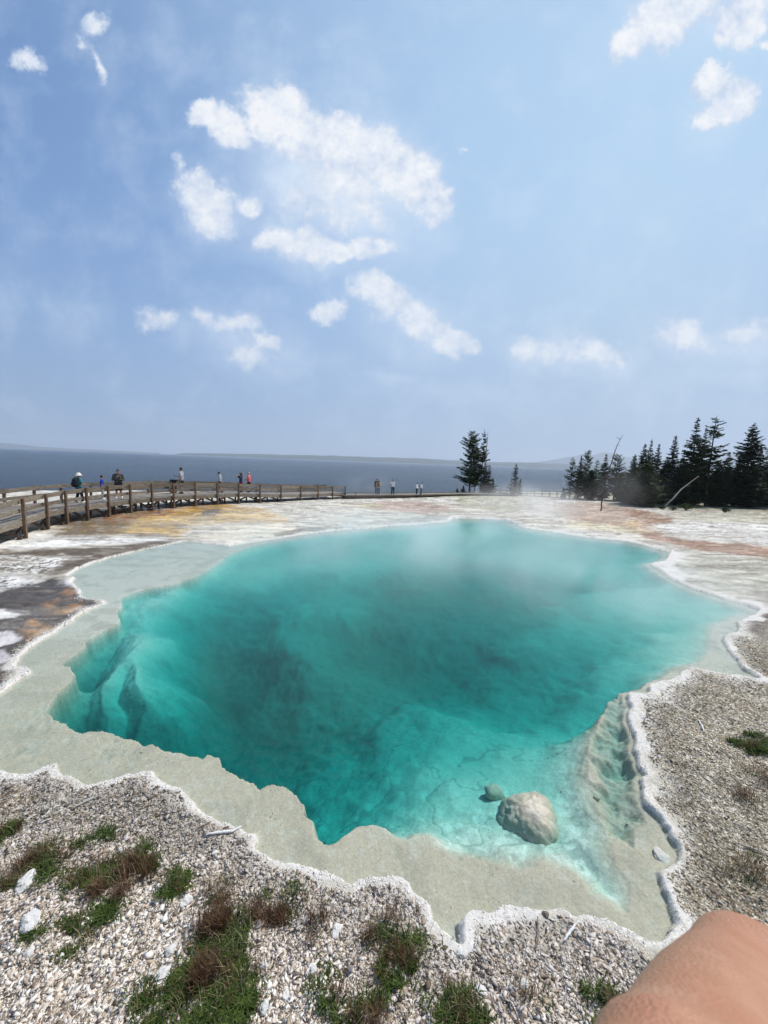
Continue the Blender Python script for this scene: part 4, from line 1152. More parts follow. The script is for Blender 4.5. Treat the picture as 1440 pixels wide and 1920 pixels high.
EYE = cloth('dark_eye', (.02, .015, .012), .2)

class Pose:
    def __init__(s, h, **kw):
        s.h = h; V_ = Vector
        s.j = {'pel': V_((0, 0, .53)), 'chest': V_((0, 0, .73)), 'neck': V_((0, .0, .835)), 'head': V_((0, .012, .925)),
               'shl': V_((-.112, 0, .80)), 'shr': V_((.112, 0, .80)), 'ell': V_((-.145, -.01, .62)), 'elr': V_((.145, -.01, .62)),
               'wrl': V_((-.145, .045, .475)), 'wrr': V_((.145, .045, .475)),
               'hil': V_((-.052, 0, .51)), 'hir': V_((.052, 0, .51)), 'knl': V_((-.058, .012, .28)), 'knr': V_((.058, .012, .28)),
               'anl': V_((-.062, -.01, .045)), 'anr': V_((.062, -.01, .045))}
        for k, v in kw.items(): s.j[k] = V_(v)
    def p(s, k): return s.j[k]*s.h

def hand(mb, w, e, r, curl=.35, grip=False):
    """palm, four unequal bent fingers and a thumb continuing the forearm e -> w"""
    d = (w-e).normalized(); side = d.cross(Vector((0, 0, 1)))
    if side.length < .2: side = d.cross(Vector((0, 1, 0)))
    side.normalize(); nrm = side.cross(d).normalized()
    s = r
    palm = w+d*s*2.4
    mb.ball(w+d*s*1.5, (s*1.35, s*1.9, s*.7), 8, 6, rot=Matrix((side, d, nrm)).transposed())
    c = 1.3 if grip else curl
    for k, (o, L) in enumerate(((-.95, 1.9), (-.32, 2.2), (.32, 2.05), (.95, 1.6))):
        b = palm+side*o*s+d*s*.1
        d2 = (d*math.cos(c*.6)-nrm*math.sin(c*.6)); d3 = (d*math.cos(c*1.5)-nrm*math.sin(c*1.5))
        mb.tube([b, b+d2*L*s*.55, b+d2*L*s*.55+d3*L*s*.5], [s*.32, s*.29, s*.22], 6)
    b = w+d*s*1.0+side*s*1.1
    t = (d*.7+side*.6-nrm*.25).normalized()
    mb.tube([b, b+t*s*1.1, b+(t+d*.4).normalized()*s*1.9], [s*.42, s*.36, s*.27], 6)

def person(loc, rz, pose, label, shirt, pants, hair=HAIR, skin=SKIN, sleeves='short', legs='long', haircut='short', hat=None, shoes=None, voxel=.014, bulk=1.0, group=None, grip=()):
    root = empty('person', loc, rz, label, 'person', group)
    p = pose.p; h = pose.h; k = h*bulk
    up_ = (p('head')-p('neck')).normalized()
    b = MB()
    # torso: side by side columns so that it is wider than deep
    for s_ in (-1, 1):
        b.tube([p('pel')+Vector((s_*.042*k, 0, 0)), (p('pel')*.5+p('chest')*.5)+Vector((s_*.035*k, 0, 0)), p('chest')+Vector((s_*.05*k, 0, 0)), p('neck')*.35+p('chest')*.65+Vector((s_*.055*k, 0, 0))], [.058*k, .052*k, .060*k, .045*k], 10)
        b.tube([p('shl' if s_ < 0 else 'shr'), p('neck')-Vector((0, 0, .012*h))], [.034*k, .030*k], 8)
    b.tube([p('chest'), p('neck'), p('head')-up_*.02*h], [.05*k, .031*k, .030*k], 10)
    hd = p('head')
    b.ball(hd+up_*.012*h, (.043*h, .052*h, .056*h), 14, 10)
    b.ball(hd+Vector((0, .018*h, -.03*h)), (.030*h, .036*h, .030*h), 10, 8)
    b.tube([hd+Vector((0, .052*h, .004*h)), hd+Vector((0, .064*h, -.012*h))], [.006*h, .008*h], 6)
    for s_ in (-1, 1):
        b.ball(hd+Vector((s_*.044*h, 0, -.002*h)), (.006*h, .012*h, .018*h), 6, 5)
    b.tube([hd+Vector((-.014*h, .048*h, -.032*h)), hd+Vector((.014*h, .048*h, -.032*h))], .005*h, 6)
    for s_, c in ((-1, 'l'), (1, 'r')):
        b.tube([p('sh'+c), (p('sh'+c)+p('el'+c))*.5, p('el'+c), p('el'+c)*.6+p('wr'+c)*.4, p('wr'+c)], [.033*k, .029*k, .024*k, .025*k, .016*k], 10)
        b.tube([p('hi'+c), (p('hi'+c)+p('kn'+c))*.5, p('kn'+c), p('kn'+c)*.65+p('an'+c)*.35, p('an'+c)], [.052*k, .045*k, .032*k, .033*k, .022*k], 10)
        b.tube([p('an'+c)+Vector((0, -.02*h, -.02*h)), p('an'+c)+Vector((0, .085*h, -.028*h))], [.02*h, .018*h], 8)
    body = remeshed(b, voxel*h/1.7, 3)
    bo = link_mesh('body', body, skin, root, True)
    hb = MB()
    for c in 'lr':
        hand(hb, p('wr'+c), p('el'+c), .0135*h, grip=(c in grip))
    # fingers grow out of the wrists: same mesh as the body
    bm = bmesh.new(); bm.from_mesh(body); hm = hb.mesh('t'); bm.from_mesh(hm); bm.to_mesh(body); bm.free(); bpy.data.meshes.remove(hm)
    body.polygons.foreach_set('use_smooth', [True]*len(body.polygons))
    eb = MB()
    for s_ in (-1, 1): eb.ball(hd+Vector((s_*.017*h, .046*h, .008*h)), .0055*h, 6, 5)
    eb.build('eyes', EYE, root, True)
    g = .010*h
    # shirt
    c_ = MB()
    for s_ in (-1, 1):
        c_.tube([p('pel')+Vector((s_*.040*k, 0, -.01*h)), (p('pel')*.5+p('chest')*.5)+Vector((s_*.038*k, 0, 0)), p('chest')+Vector((s_*.05*k, 0, 0)), p('neck')*.3+p('chest')*.7+Vector((s_*.055*k, 0, 0))], [.060*k+g, .056*k+g, .061*k+g, .045*k+g], 10)
        c_.tube([p('shl' if s_ < 0 else 'shr'), p('neck')-Vector((0, 0, .02*h))], [.034*k+g, .026*k+g], 8)
    for c in 'lr':
        if sleeves == 'short':
            e = p('sh'+c)*.35+p('el'+c)*.65; c_.tube([p('sh'+c), e], [.036*k+g, .034*k+g], 10)
        elif sleeves == 'long':
            c_.tube([p('sh'+c), p('el'+c), p('el'+c)*.06+p('wr'+c)*.94], [.036*k+g, .028*k+g, .020*k+g], 10)
    link_mesh('shirt', remeshed(c_, voxel*h/1.7, 3), shirt, root, True)
    # trousers
    c_ = MB()
    c_.tube([p('pel')+Vector((-.03*k, 0, 0)), p('pel')+Vector((.03*k, 0, 0))], .062*k+g*.6, 10)
    for c in 'lr':
        if legs == 'long': c_.tube([p('hi'+c), p('kn'+c), p('kn'+c)*.08+p('an'+c)*.92], [.055*k+g*.8, .036*k+g, .028*k+g], 10)
        else:
            e = p('hi'+c)*.12+p('kn'+c)*.88; c_.tube([p('hi'+c), (p('hi'+c)+e)*.5, e], [.055*k+g*.8, .050*k+g, .044*k+g], 10)
    link_mesh('trousers' if legs == 'long' else 'shorts', remeshed(c_, voxel*h/1.7, 3), pants, root, True)
    # hair
    if haircut != 'none':
        c_ = MB()
        c_.ball(hd+up_*.018*h+Vector((0, -.008*h, .006*h)), (.050*h, .055*h, .056*h), 12, 9)
        if haircut == 'long':
            c_.tube([hd+Vector((0, -.03*h, .02*h)), hd+Vector((0, -.045*h, -.05*h)), hd+Vector((0, -.05*h, -.10*h))], [.045*h, .042*h, .028*h], 10)
        if haircut == 'bushy':
            for a in range(7):
                c_.ball(hd+Vector((.035*h*math.cos(a*.9), -.01*h+.03*h*math.sin(a*.9), .03*h)), .035*h, 8, 6)
        # cut the face free by pushing the front of the cap back
        ho = link_mesh('hair', remeshed(c_, .012, 1), hair, root, True)
        for v in ho.data.vertices:
            r = v.co-hd
            if r.y > .01*h and r.z < .022*h: v.co.y = hd.y+.01*h+(r.y-.01*h)*.1
    if hat:
        c_ = MB(); hc = hd+Vector((0, -.004*h, .045*h))
        n = 24; prof = [(.0, .055), (.035, .052), (.055, .035), (.060, .0), (.078, -.012), (.112, -.028)] if hat[1] == 'brim' else [(.0, .040), (.03, .038), (.052, .02), (.056, -.01)]
        vs = []
        for r, z in prof:
            for q in range(n):
                a = 6.2832*q/n; vs.append(hc+Vector((r*h*math.cos(a), r*h*1.08*math.sin(a), z*h+.006*h*math.sin(a*3))))
        m = len(prof)
        for r, z in prof[::-1]:
            for q in range(n):
                a = 6.2832*q/n; vs.append(hc+Vector((r*h*.94*math.cos(a), r*h*1.02*math.sin(a), z*h-.006*h+.006*h*math.sin(a*3))))
        fs = [(i*n+q, i*n+(q+1) % n, (i+1)*n+(q+1) % n, (i+1)*n+q) for i in range(2*m-1) for q in range(n)]
        c_.add(vs, fs)
        if hat[1] == 'cap': c_.tube([hc+Vector((0, .045*h, -.005*h)), hc+Vector((0, .10*h, -.012*h))], [.035*h, .03*h], 8)
        c_.build('hat', hat[0], root, True)
    if shoes:
        c_ = MB()
        for c in 'lr':
            a = p('an'+c)
            c_.tube([a+Vector((0, -.02*h, -.014*h)), a+Vector((0, .04*h, -.018*h)), a+Vector((0, .088*h, -.026*h))], [.029*h, .026*h, .022*h], 10)
            c_.bar(a+Vector((0, -.045*h, -.040*h)), a+Vector((0, .108*h, -.040*h)), .048*h, .012*h)
        c_.build('shoes', shoes, root, True)
    return root

def phone_at(root_loc, rz, pt, label, mat):
    m = Matrix.Rotation(rz, 4, 'Z')
    w = Vector(root_loc)+(m @ Vector(pt))
    root = empty('phone', w, rz, label, 'phone')
    mb = MB(); mb.bar((0, 0, -.075), (0, 0, .075), .075, .01, up=Vector((0, 1, 0))); mb.build('case', mat, root)
    s = MB(); s.bar((0, -.0068, -.068), (0, -.0068, .068), .068, .003, up=Vector((0, 1, 0))); s.build('screen', EYE, root)
    return root

def backpack_at(root_loc, rz, h, pt, label, mat, mat2):
    m = Matrix.Rotation(rz, 4, 'Z'); w = Vector(root_loc)+(m @ Vector(pt))
    root = empty('backpack', w, rz, label, 'backpack')
    b = MB(); b.ball((0, 0, 0), (.17, .11, .24), 14, 10); b.ball((0, -.01, -.10), (.18, .12, .15), 12, 8); b.ball((0, -.09, -.08), (.12, .06, .11), 10, 8)
    link_mesh('bag', remeshed(b, .016, 3), mat, root, True)
    for s_ in (-1, 1):
        t = MB(); t.tube([(s_*.08, .06, .20), (s_*.10, .16, .24), (s_*.11, .27, .12), (s_*.12, .22, -.06), (s_*.14, .08, -.16)], .016, 6); t.build('strap', mat2, root, True)
    t = MB(); t.tube([(-.04, .04, .22), (0, .04, .28), (.04, .04, .22)], .01, 6); t.build('handle', mat2, root, True)
    return root

def on_deck(px, frac):
    """where the sight line at column px crosses the deck: frac 0 front edge, 1 back edge"""
    pf, pb, nor, tg = BW
    d = D(px, 925); ta = d.x/d.y
    def cross(arr):
        for i in range(len(arr)-1, 0, -1):
            a, b = arr[i-1], arr[i]
            f0 = a[0]-ta*a[1]; f1 = b[0]-ta*b[1]
            if f0*f1 <= 0 and a[1] > 0:
                t = f0/(f0-f1); return a+(b-a)*t
        return arr[-1]
    F_ = cross(pf); B_ = cross(pb)
    p = F_[:2]*(1-frac)+B_[:2]*frac
    return Vector((p[0], p[1], F_[3]))

def face(dx, dy):   # rotation so that local +Y looks along (dx,dy)
    return math.atan2(-dx, dy)

def crew():
    teal = cloth('teal_cloth', (.05, .20, .22)); black = cloth('black_cloth2', (.014, .014, .018)); cream = cloth('cream_cloth', (.78, .74, .66))
    blue = cloth('royal_blue_cloth', (.02, .06, .42)); lgrey = cloth('pale_grey_cloth', (.40, .41, .44)); olive = cloth('olive_grey_cloth', (.075, .075, .06))
    navy = cloth('navy_cloth', (.02, .028, .06)); grey = cloth('grey_cloth', (.36, .38, .42)); maroon = cloth('dark_red_cloth', (.12, .02, .025)); coral = cloth('coral_cloth', (.80, .16, .15))
    white = cloth('white_cloth', (.80, .80, .82)); yellow = cloth('mustard_cloth', (.55, .40, .12)); jean = cloth('jeans_cloth', (.05, .07, .12)); beige = cloth('beige_cloth', (.42, .34, .24)); bald = cloth('silver_hair', (.45, .42, .40))
    dark = cloth('near_black_phone', (.02, .02, .022), .3)
    def put(px, frac, ty, rz, fn, **kw):
        loc = on_deck(px, frac); h = z_at(loc, px, ty)-loc.z
        return fn(loc, rz, h, **kw)
    # 1
    loc = on_deck(148, .42); h = min(z_at(loc, 150, 888)-loc.z, 1.8); rz = face(.35, 1)
    person(loc, rz, Pose(h, elr=(.17, .02, .64), wrr=(.16, .12, .62), head=(.0, .03, .925), anl=(-.06, -.08, .045), knl=(-.058, 0, .28), anr=(.065, .06, .045), knr=(.06, .05, .28)),
           'person in wide cream sun hat, teal top and dark trousers with black backpack walking away', teal, black, SKIN and HAIR, haircut='short', hat=(cream, 'brim'), shoes=cream, grip=('r',))
    backpack_at(loc, rz, h, (0, -.17, h*.70), 'black backpack on the back of the walker in the cream hat', black, black)
    # 2
    loc = on_deck(192, .55); h = z_at(loc, 192, 891)-loc.z
    person(loc, face(.8, .6), Pose(h), 'child in royal blue t-shirt and pale trousers with short black hair', blue, lgrey, haircut='bushy', shoes=white)
    # 3
    loc = on_deck(223, .5); h = z_at(loc, 223, 880)-loc.z; rz = face(.55, -.8)
    person(loc, rz, Pose(h, ell=(-.16, .03, .63), elr=(.16, .03, .63), wrl=(-.03, .17, .66), wrr=(.05, .16, .67), head=(0, .025, .92), anr=(.085, 0, .045), anl=(-.085, 0, .045)),
           'man in olive grey jacket and black shorts holding a camera before his chest', olive, black, skin=SKIN2, sleeves='long', legs='short', shoes=white, bulk=1.12, grip=('l', 'r'))
    m = Matrix.Rotation(rz, 4, 'Z')
    cw = loc+(m @ Vector((.01*h, .215*h, .68*h))); cr = empty('camera', cw, rz, 'small black camera held by the man in the olive jacket', 'camera')
    mb = MB(); mb.bar((-.06, 0, 0), (.06, 0, 0), .05, .08); mb.build('camera_body', dark, cr)
    mb = MB(); mb.tube([(0, .02, 0), (0, .09, 0)], .03, 12); mb.build('lens', EYE, cr)
    # 4
    loc = on_deck(341, .55); h = z_at(loc, 341, 876.5)-loc.z; rz = face(-1, -.1)
    person(loc, rz, Pose(h, elr=(.13, .08, .65), wrr=(.11, .24, .66), ell=(-.14, -.03, .62), wrl=(-.14, -.01, .46), anl=(-.062, -.04, .045), anr=(.062, .04, .045)),
           'young person in grey t-shirt and black shorts holding a phone out at arm length', grey, black, legs='short', haircut='short', shoes=black, skin=SKIN2, grip=('r',))
    phone_at(loc, rz, (.10*h, .285*h, .675*h), 'dark phone held out by the person in grey t-shirt and black shorts', dark)
    # 5
    loc = on_deck(413, .5); h = z_at(loc, 413, 884)-loc.z; rz = face(-1, -.25)
    person(loc, rz, Pose(h, head=(0, .05, .91), neck=(0, .015, .83), wrl=(-.10, .08, .52), wrr=(.10, .08, .52), anl=(-.06, -.10, .05), knl=(-.058, -.01, .29), anr=(.06, .09, .045), knr=(.06, .06, .28)),
           'person in pale grey hooded top and dark red shorts walking left with bowed head', lgrey, maroon, sleeves='long', legs='short', haircut='bushy', shoes=black)
    # 6
    loc = on_deck(452, .5); h = z_at(loc, 452, 886)-loc.z; rz = face(-1, .1)
    person(loc, rz, Pose(h, ell=(-.12, .12, .76), elr=(.12, .12, .76), wrl=(-.05, .22, .86), wrr=(.05, .22, .86)),
           'woman in dark navy t-shirt raising a phone in front of her face', navy, maroon, legs='short', haircut='long', shoes=black, skin=SKIN2, grip=('l', 'r'))
    phone_at(loc, rz, (0, .275*h, .905*h), 'pale phone raised by the woman in the navy t-shirt', white)
    # 7
    loc = on_deck(467, .48); h = z_at(loc, 467, 885)-loc.z; rz = face(-1, -.1)
    person(loc, rz, Pose(h, elr=(.15, .03, .63), wrr=(.12, .17, .62), ell=(-.15, .03, .63), wrl=(-.12, .17, .62)),
           'stout man in coral pink shirt and dark shorts with short silver hair behind the woman', coral, black, hair=bald, legs='short', shoes=black, bulk=1.18)
    # low boardwalk
    def low(px, py, ty):
        b = P(px, py, -.19); return b, z_at(b, px, ty)+.19
    loc, h = low(706, 927.0, 897); h1 = h
    person(loc, face(-.3, -1), Pose(h, head=(0, .03, .92)), 'tall figure all in black standing just behind the hiker in mustard yellow', black, navy, sleeves='long', skin=SKIN2, haircut='bushy')
    loc, h = low(709.5, 928.0, 900); loc = loc+Vector((0, -.35, 0)); rz = face(.25, 1)
    person(loc, rz, Pose(h, elr=(.17, .02, .65), wrr=(.20, .06, .50)), 'hiker in mustard yellow shirt and jeans seen from behind with a brown backpack', yellow, jean, haircut='long', shoes=white)
    backpack_at(loc, rz, h, (0, -.17, h*.70), 'dark brown backpack worn by the hiker in mustard yellow', cloth('dark_brown_cloth', (.04, .028, .018)), black)
    loc, h = low(736, 927.5, 898.5)
    person(loc, face(.15, -1), Pose(h, elr=(.20, .0, .70), wrr=(.10, .03, .60), ell=(-.17, .08, .82), wrl=(-.05, .09, .93), anr=(.075, 0, .045), anl=(-.075, 0, .045)),
           'person in white shirt and navy trousers, one hand raised to the forehead', white, navy, sleeves='short', shoes=beige, skin=SKIN2)
    loc, h = low(781, 927.5, 904.5)
    person(loc, face(.9, -.4), Pose(h, head=(0, .035, .92), wrr=(.12, .10, .55), wrl=(-.12, .10, .55)), 'left one of the two white shirted visitors, in black trousers', white, black, sleeves='long', shoes=white, skin=SKIN2)
    loc, h = low(789, 928.0, 904)
    person(loc, face(.9, -.3), Pose(h, neck=(0, .05, .82), chest=(0, .02, .72), shl=(-.112, .03, .79), shr=(.112, .03, .79), head=(0, .085, .90), ell=(-.15, .0, .66), wrl=(-.15, .12, .60), elr=(.15, .02, .62), wrr=(.14, .10, .48), anr=(.06, .05, .045), anl=(-.06, -.05, .045)),
           'right one of the two white shirted visitors, leaning forward, in grey trousers', white, jean, sleeves='short', shoes=beige, skin=SKIN2)
crew()

# ------------------------------------------------------------------ the person beside the camera: one bent elbow reaches into view
def photographer():
    tip = CAM+D(1422, 1856).normalized()*.56
    # pieces in world space
    sh = Vector((.42, -.18, 2.94)); wr = CAM+_r*(-.012)-_u*.165+_f*.035; hd = Vector((.30, -.33, 3.30))
    el = tip
    b = MB()
    b.tube([sh, sh.lerp(el, .5), el.lerp(sh, .18), el+Vector((.012, -.006, 0))], [.066, .062, .054, .045], 24)
    b.tube([wr, wr.lerp(el, .35), wr.lerp(el, .68), el+Vector((-.008, 0, -.004))], [.028, .038, .044, .041], 24)
    b.tube([el.lerp(sh, .25)+Vector((-.02, 0, -.01)), el.lerp(wr, .30)+Vector((.01, 0, -.01))], [.05, .047], 20)
    b.tube([el.lerp(sh, .22), el.lerp(wr, .30)], [.045, .042], 20)
    b.tube([el.lerp(sh, .4), el.lerp(wr, .55)], [.045, .045], 20)
    b.ball(el+(el-sh.lerp(wr, .5)).normalized()*.006, (.042, .042, .040), 20, 14)
    # shoulders, torso, neck, head, legs on the platform behind the frame
    c = Vector((.25, -.34, 0))
    V_ = Vector
    b.tube([V_((.06, -.36, 2.93)), V_((.42, -.26, 2.94))], [.055, .062], 16)
    for s_ in (-1, 1):
        b.tube([c+V_((s_*.07, 0, 2.30)), c+V_((s_*.07, 0, 2.55)), c+V_((s_*.09, 0, 2.80)), c+V_((s_*.06, 0, 2.93))], [.10, .09, .10, .06], 14)
        b.tube([c+V_((s_*.09, 0, 2.34)), c+V_((s_*.10, .02, 1.98)), c+V_((s_*.10, 0, 1.63))], [.09, .06, .042], 14)
        b.tube([c+V_((s_*.10, -.04, 1.60)), c+V_((s_*.10, .14, 1.585))], [.036, .032], 10)
    b.tube([c+V_((0, 0, 2.92)), c+V_((.02, .01, 3.16))], [.06, .055], 12)
    b.ball(c+V_((.03, .02, 3.25)), (.078, .095, .115), 16, 12)
    b.tube([c+V_((.03, .115, 3.245)), c+V_((.03, .135, 3.225))], [.012, .015], 8)
    b.tube([V_((.06, -.36, 2.93)), V_((-.05, -.30, 2.70)), V_((.02, -.12, 2.93))], [.05, .042, .03], 14)
    me = remeshed(b, .0075, 6)
    root = empty('person', (.25, -.34, DECK_Z), 0, 'bare bent elbow and forearm of a person at the bottom right corner', 'person')
    hb = MB(); hand(hb, wr, el, .023, grip=True); hand(hb, V_((.02, -.12, 2.93)), V_((-.05, -.30, 2.70)), .023)
    bm = bmesh.new(); bm.from_mesh(me); hm = hb.mesh('t'); bm.from_mesh(hm); bm.to_mesh(me); bm.free()
    me.transform(Matrix.Translation(-root.location))
    link_mesh('body', me, SKIN, root, True)
    m_sh = cloth('slate_blue_cloth', (.10, .14, .22)); m_tr = cloth('sand_cloth', (.30, .26, .20))
    def piece(nm, f, mat):
        q = MB(); f(q); me2 = remeshed(q, .014, 3); me2.transform(Matrix.Translation(-root.location)); link_mesh(nm, me2, mat, root, True)
    def shirt(q):
        for s_ in (-1, 1): q.tube([c+V_((s_*.07, 0, 2.28)), c+V_((s_*.07, 0, 2.55)), c+V_((s_*.09, 0, 2.80)), c+V_((s_*.06, 0, 2.93))], [.115, .105, .115, .072], 14)
        q.tube([V_((.05, -.36, 2.925)), V_((.43, -.25, 2.935))], [.068, .075], 16); q.tube([sh, sh.lerp(el, .22)], [.085, .085], 14)
        q.tube([V_((.06, -.36, 2.93)), V_((-.01, -.325, 2.80))], [.063, .06], 14)
    piece('shirt', shirt, m_sh)
    def tr(q):
        for s_ in (-1, 1): q.tube([c+V_((s_*.085, 0, 2.36)), c+V_((s_*.10, .02, 1.98))], [.11, .082], 14)
    piece('shorts', tr, m_tr)
    def hr(q): q.ball(c+V_((.03, -.005, 3.275)), (.088, .095, .115), 14, 10)
    piece('hair', hr, HAIR)
    eb = MB()
    for s_ in (-1, 1): eb.ball(c+V_((.03+s_*.033, .108, 3.262))-root.location, .011, 8, 6)
    eb.build('eyes', EYE, root, True)
DECK_Z = 1.55
photographer()

def near_deck():
    root = empty('viewing_platform', (0, -1.2, 0), 0, 'wooden viewing platform under the photographer behind the picture', 'boardwalk')
    mb = MB(); y = -2.6
    while y < .12:
        mb.bar((-4, y+1.2, DECK_Z-.03), (4, y+1.2, DECK_Z-.03), .14, .05); y += .15
    mb.build('deck', M_DECK, root)
    for x in (-3.5, -1.2, 1.2, 3.5):
        for y in (-2.4, .0):
            mb = MB(); mb.bar((x, y+1.2, -.1), (x, y+1.2, DECK_Z-.06), .12, .12, up=Vector((1, 0, 0))); mb.build('post', M_WOODP, root)
near_deck()

# ------------------------------------------------------------------ near ground: gravel, stones, plants, sticks
M_CHIP = None
def chip_mat():
    m, nt, out = new_mat('sinter_chips')
    b = N(nt, 'ShaderNodeBsdfPrincipled'); b.inputs['Roughness'].default_value = .85; b.inputs['Specular IOR Level'].default_value = .2
    a = N(nt, 'ShaderNodeAttribute', attribute_name='col'); nt.links.new(a.outputs['Color'], b.inputs['Base Color']); nt.links.new(b.outputs[0], out.inputs['Surface'])
    return m
def gravel():
    n = 560000
    r = np.random.default_rng(5)
    yy = 1.2+r.random(n)**1.5*9.0
    xx = (r.random(n)*2-1)*(yy*1.1+.9)
    z, so, sd, cw, dep, bank = terrain(xx, yy)
    keep = (so > cw*.75+.03)
    # clumpier, thinner with distance
    dens = sstep(.30, .62, fbm(xx*1.6, yy*1.6, 201, 4))*.75+.3
    dens = dens*np.where(xx < -.2, sstep(4.9, 4.2, yy), sstep(9.5, 5, yy))
    keep &= r.random(n) < dens
    xx, yy, z, so, cw = xx[keep], yy[keep], z[keep], so[keep], cw[keep]
    # flakes lying on the shallow shelf under water
    ns = 30000
    sy = 1.2+r.random(ns)*6; sx = (r.random(ns)*2-1)*(sy*1.1+.6)
    z2, so2, sd2, cw2, _a, _b = terrain(sx, sy)
    k2 = (so2 < -.03) & (sd2 > -.5) & (r.random(ns) < sstep(.45, .72, fbm(sx*2, sy*2, 211, 4))*.5+.03)
    under = np.concatenate([np.zeros(len(xx), bool), np.ones(k2.sum(), bool)])
    xx = np.concatenate([xx, sx[k2]]); yy = np.concatenate([yy, sy[k2]]); z = np.concatenate([z, z2[k2]]); so = np.concatenate([so, so2[k2]]); cw = np.concatenate([cw, cw2[k2]])
    # crumbly white grains on the rim
    ng = 420000
    gy_ = 1.2+r.random(ng)*7.5; gx_ = (r.random(ng)*2-1)*(gy_*1.1+.6)
    gz, gs, _c, gcw, _a, _b = terrain(gx_, gy_)
    k3 = (gs > -.012) & (gs < gcw*1.6+.06) & (r.random(ng) < sstep(gcw*2.0+.07, gcw*.3, gs)*(.15+.7*sstep(.35, .6, fbm(gx_*4, gy_*4, 221, 3))))
    nu = len(xx)
    xx = np.concatenate([xx, gx_[k3]]); yy = np.concatenate([yy, gy_[k3]]); z = np.concatenate([z, gz[k3]]); so = np.concatenate([so, gs[k3]]); cw = np.concatenate([cw, gcw[k3]])
    under = np.concatenate([under, np.zeros(k3.sum(), bool)]); rimg = np.zeros(len(xx), bool); rimg[nu:] = True
    n = len(xx)
    big = r.random(n)**9*np.where(rimg, .5, 1)
    s = .0030+.0036*r.random(n)+.015*big+.0010*yy
    s *= np.where(xx > 2.0, .70, .95)*np.where(under, .8, 1)*np.where(rimg, .72, 1)
    base = np.array([(1, 0, 0), (.35, .8, 0), (-.7, .6, 0), (-.9, -.4, 0), (.2, -.9, 0), (.1, .1, .55), (-.3, 0, .5), (0, 0, -.5)])
    fc = np.array([(0, 1, 5), (1, 2, 5), (2, 6, 5), (2, 3, 6), (3, 4, 6), (4, 5, 6), (4, 0, 5), (1, 0, 7), (2, 1, 7), (3, 2, 7), (4, 3, 7), (0, 4, 7)])
    V0 = base[None]+r.normal(size=(n, 8, 3))*.22
    V0[:, :, 0] *= (1.0+.9*r.random(n))[:, None]; V0[:, :, 2] *= (.35+.5*r.random(n))[:, None]
    a = r.random(n)*6.283; tx = r.normal(size=n)*.45
    ca, sa = np.cos(a)[:, None], np.sin(a)[:, None]; ct, st = np.cos(tx)[:, None], np.sin(tx)[:, None]
    x_, y_, z_ = V0[:, :, 0], V0[:, :, 1], V0[:, :, 2]
    y2 = y_*ct-z_*st; z2 = y_*st+z_*ct
    V1 = np.stack([x_*ca-y2*sa, x_*sa+y2*ca, z2], 2)*s[:, None, None]
    V1 += np.stack([xx, yy, z+s*np.where(under, -.1, .12)], 1)[:, None, :]
    faces = (fc[None]+(np.arange(n)*8)[:, None, None]).reshape(-1, 3)
    me = np_mesh('gravel', V1.reshape(-1, 3), faces, 3)
    t = r.random(n)
    c = np.where((t < .34)[:, None], np.array([.74, .69, .64]), np.where((t < .62)[:, None], np.array([.66, .59, .51]), np.where((t < .84)[:, None], np.array([.46, .385, .30]), np.array([.20, .16, .125]))))
    c = c*(.8+.4*r.random(n))[:, None]
    dk = sstep(.7, .1, so-cw)*.45; c = c*(1-dk[:, None]*.6)
    wp = sstep(.4, .6, fbm(xx*.6, yy*.6, 101, 5, .6))[:, None]; c = c*(.85+.25*wp)
    c = np.where(rimg[:, None], np.array([.84, .81, .76])*(.80+.26*r.random(n))[:, None], c)
    c = np.where(under[:, None], np.array([.60, .51, .39])*(.75+.45*r.random(n))[:, None], c)
    c = np.where((xx > 2)[:, None], c*np.array([1.0, .95, .82]), c*np.array([1.0, .97, .95]))
    set_attr(me, 'col', np.repeat(np.clip(c, .02, .85), 8, 0), 'FLOAT_COLOR')
    o = link_mesh('gravel', me, chip_mat()); tag(o, 'loose pale and brown mineral chips covering the near ground', None, None, 'stuff')
    print('chips', n)
gravel()

M_STONE = noise_mat('white_sinter_stone', (.62, .60, .56), (.82, .80, .77), scale=18, rough=.85, bump=.6, bscale=60, bdist=.006)
M_STONE2 = noise_mat('brown_stone', (.18, .14, .10), (.34, .28, .22), scale=18, rough=.85, bump=.6, bscale=60, bdist=.006)
def rock_mesh(seed, sub=3, amp=.28, freq=1.3, ridg=0.0, strata=0.0):
    bm = bmesh.new(); bmesh.ops.create_icosphere(bm, subdivisions=sub, radius=1)
    from mathutils import noise as mn
    for v in bm.verts:
        c = v.co*freq+Vector((seed*7.1, seed*3.3, seed))
        n = mn.fractal(c, 1.0, 2.1, 5)
        cell = mn.voronoi(c*1.1)[0][0]
        k = 1+amp*n-.25*cell
        if ridg:
            k += ridg*(abs(mn.noise(Vector((v.co.x*3+v.co.y*2, v.co.y*4-v.co.x, v.co.z*9))))-.2)
        if strata:
            q = (v.co.normalized().dot(Vector((.35, -.25, .9)))*5.5+1.6*mn.noise(v.co*1.6))
            k += strata*((q % 1.0)**3)
        v.co *= k
    me = bpy.data.meshes.new('rock'); bm.to_mesh(me); bm.free(); return me
def stone(px, py, w, label, mat, seed, flat=.55, name='stone', group=None):
    p = P(px, py, 0.05); z = ground_height(p.x, p.y)
    p = P(px, py, z); z = ground_height(p.x, p.y)
    o = link_mesh(name, rock_mesh(seed), mat, None, False)
    sl = (p-CAM).length; s = w*.85*sl/FPX/2
    o.location = (p.x, p.y, z+s*flat*.35); o.scale = (s, s*.8, s*flat); o.rotation_euler = (random.uniform(-.3, .3), random.uniform(-.3, .3), random.uniform(0, 6))
    tag(o, label, 'stone', group)
    return o
GS = 'white stones lying on the gravel'
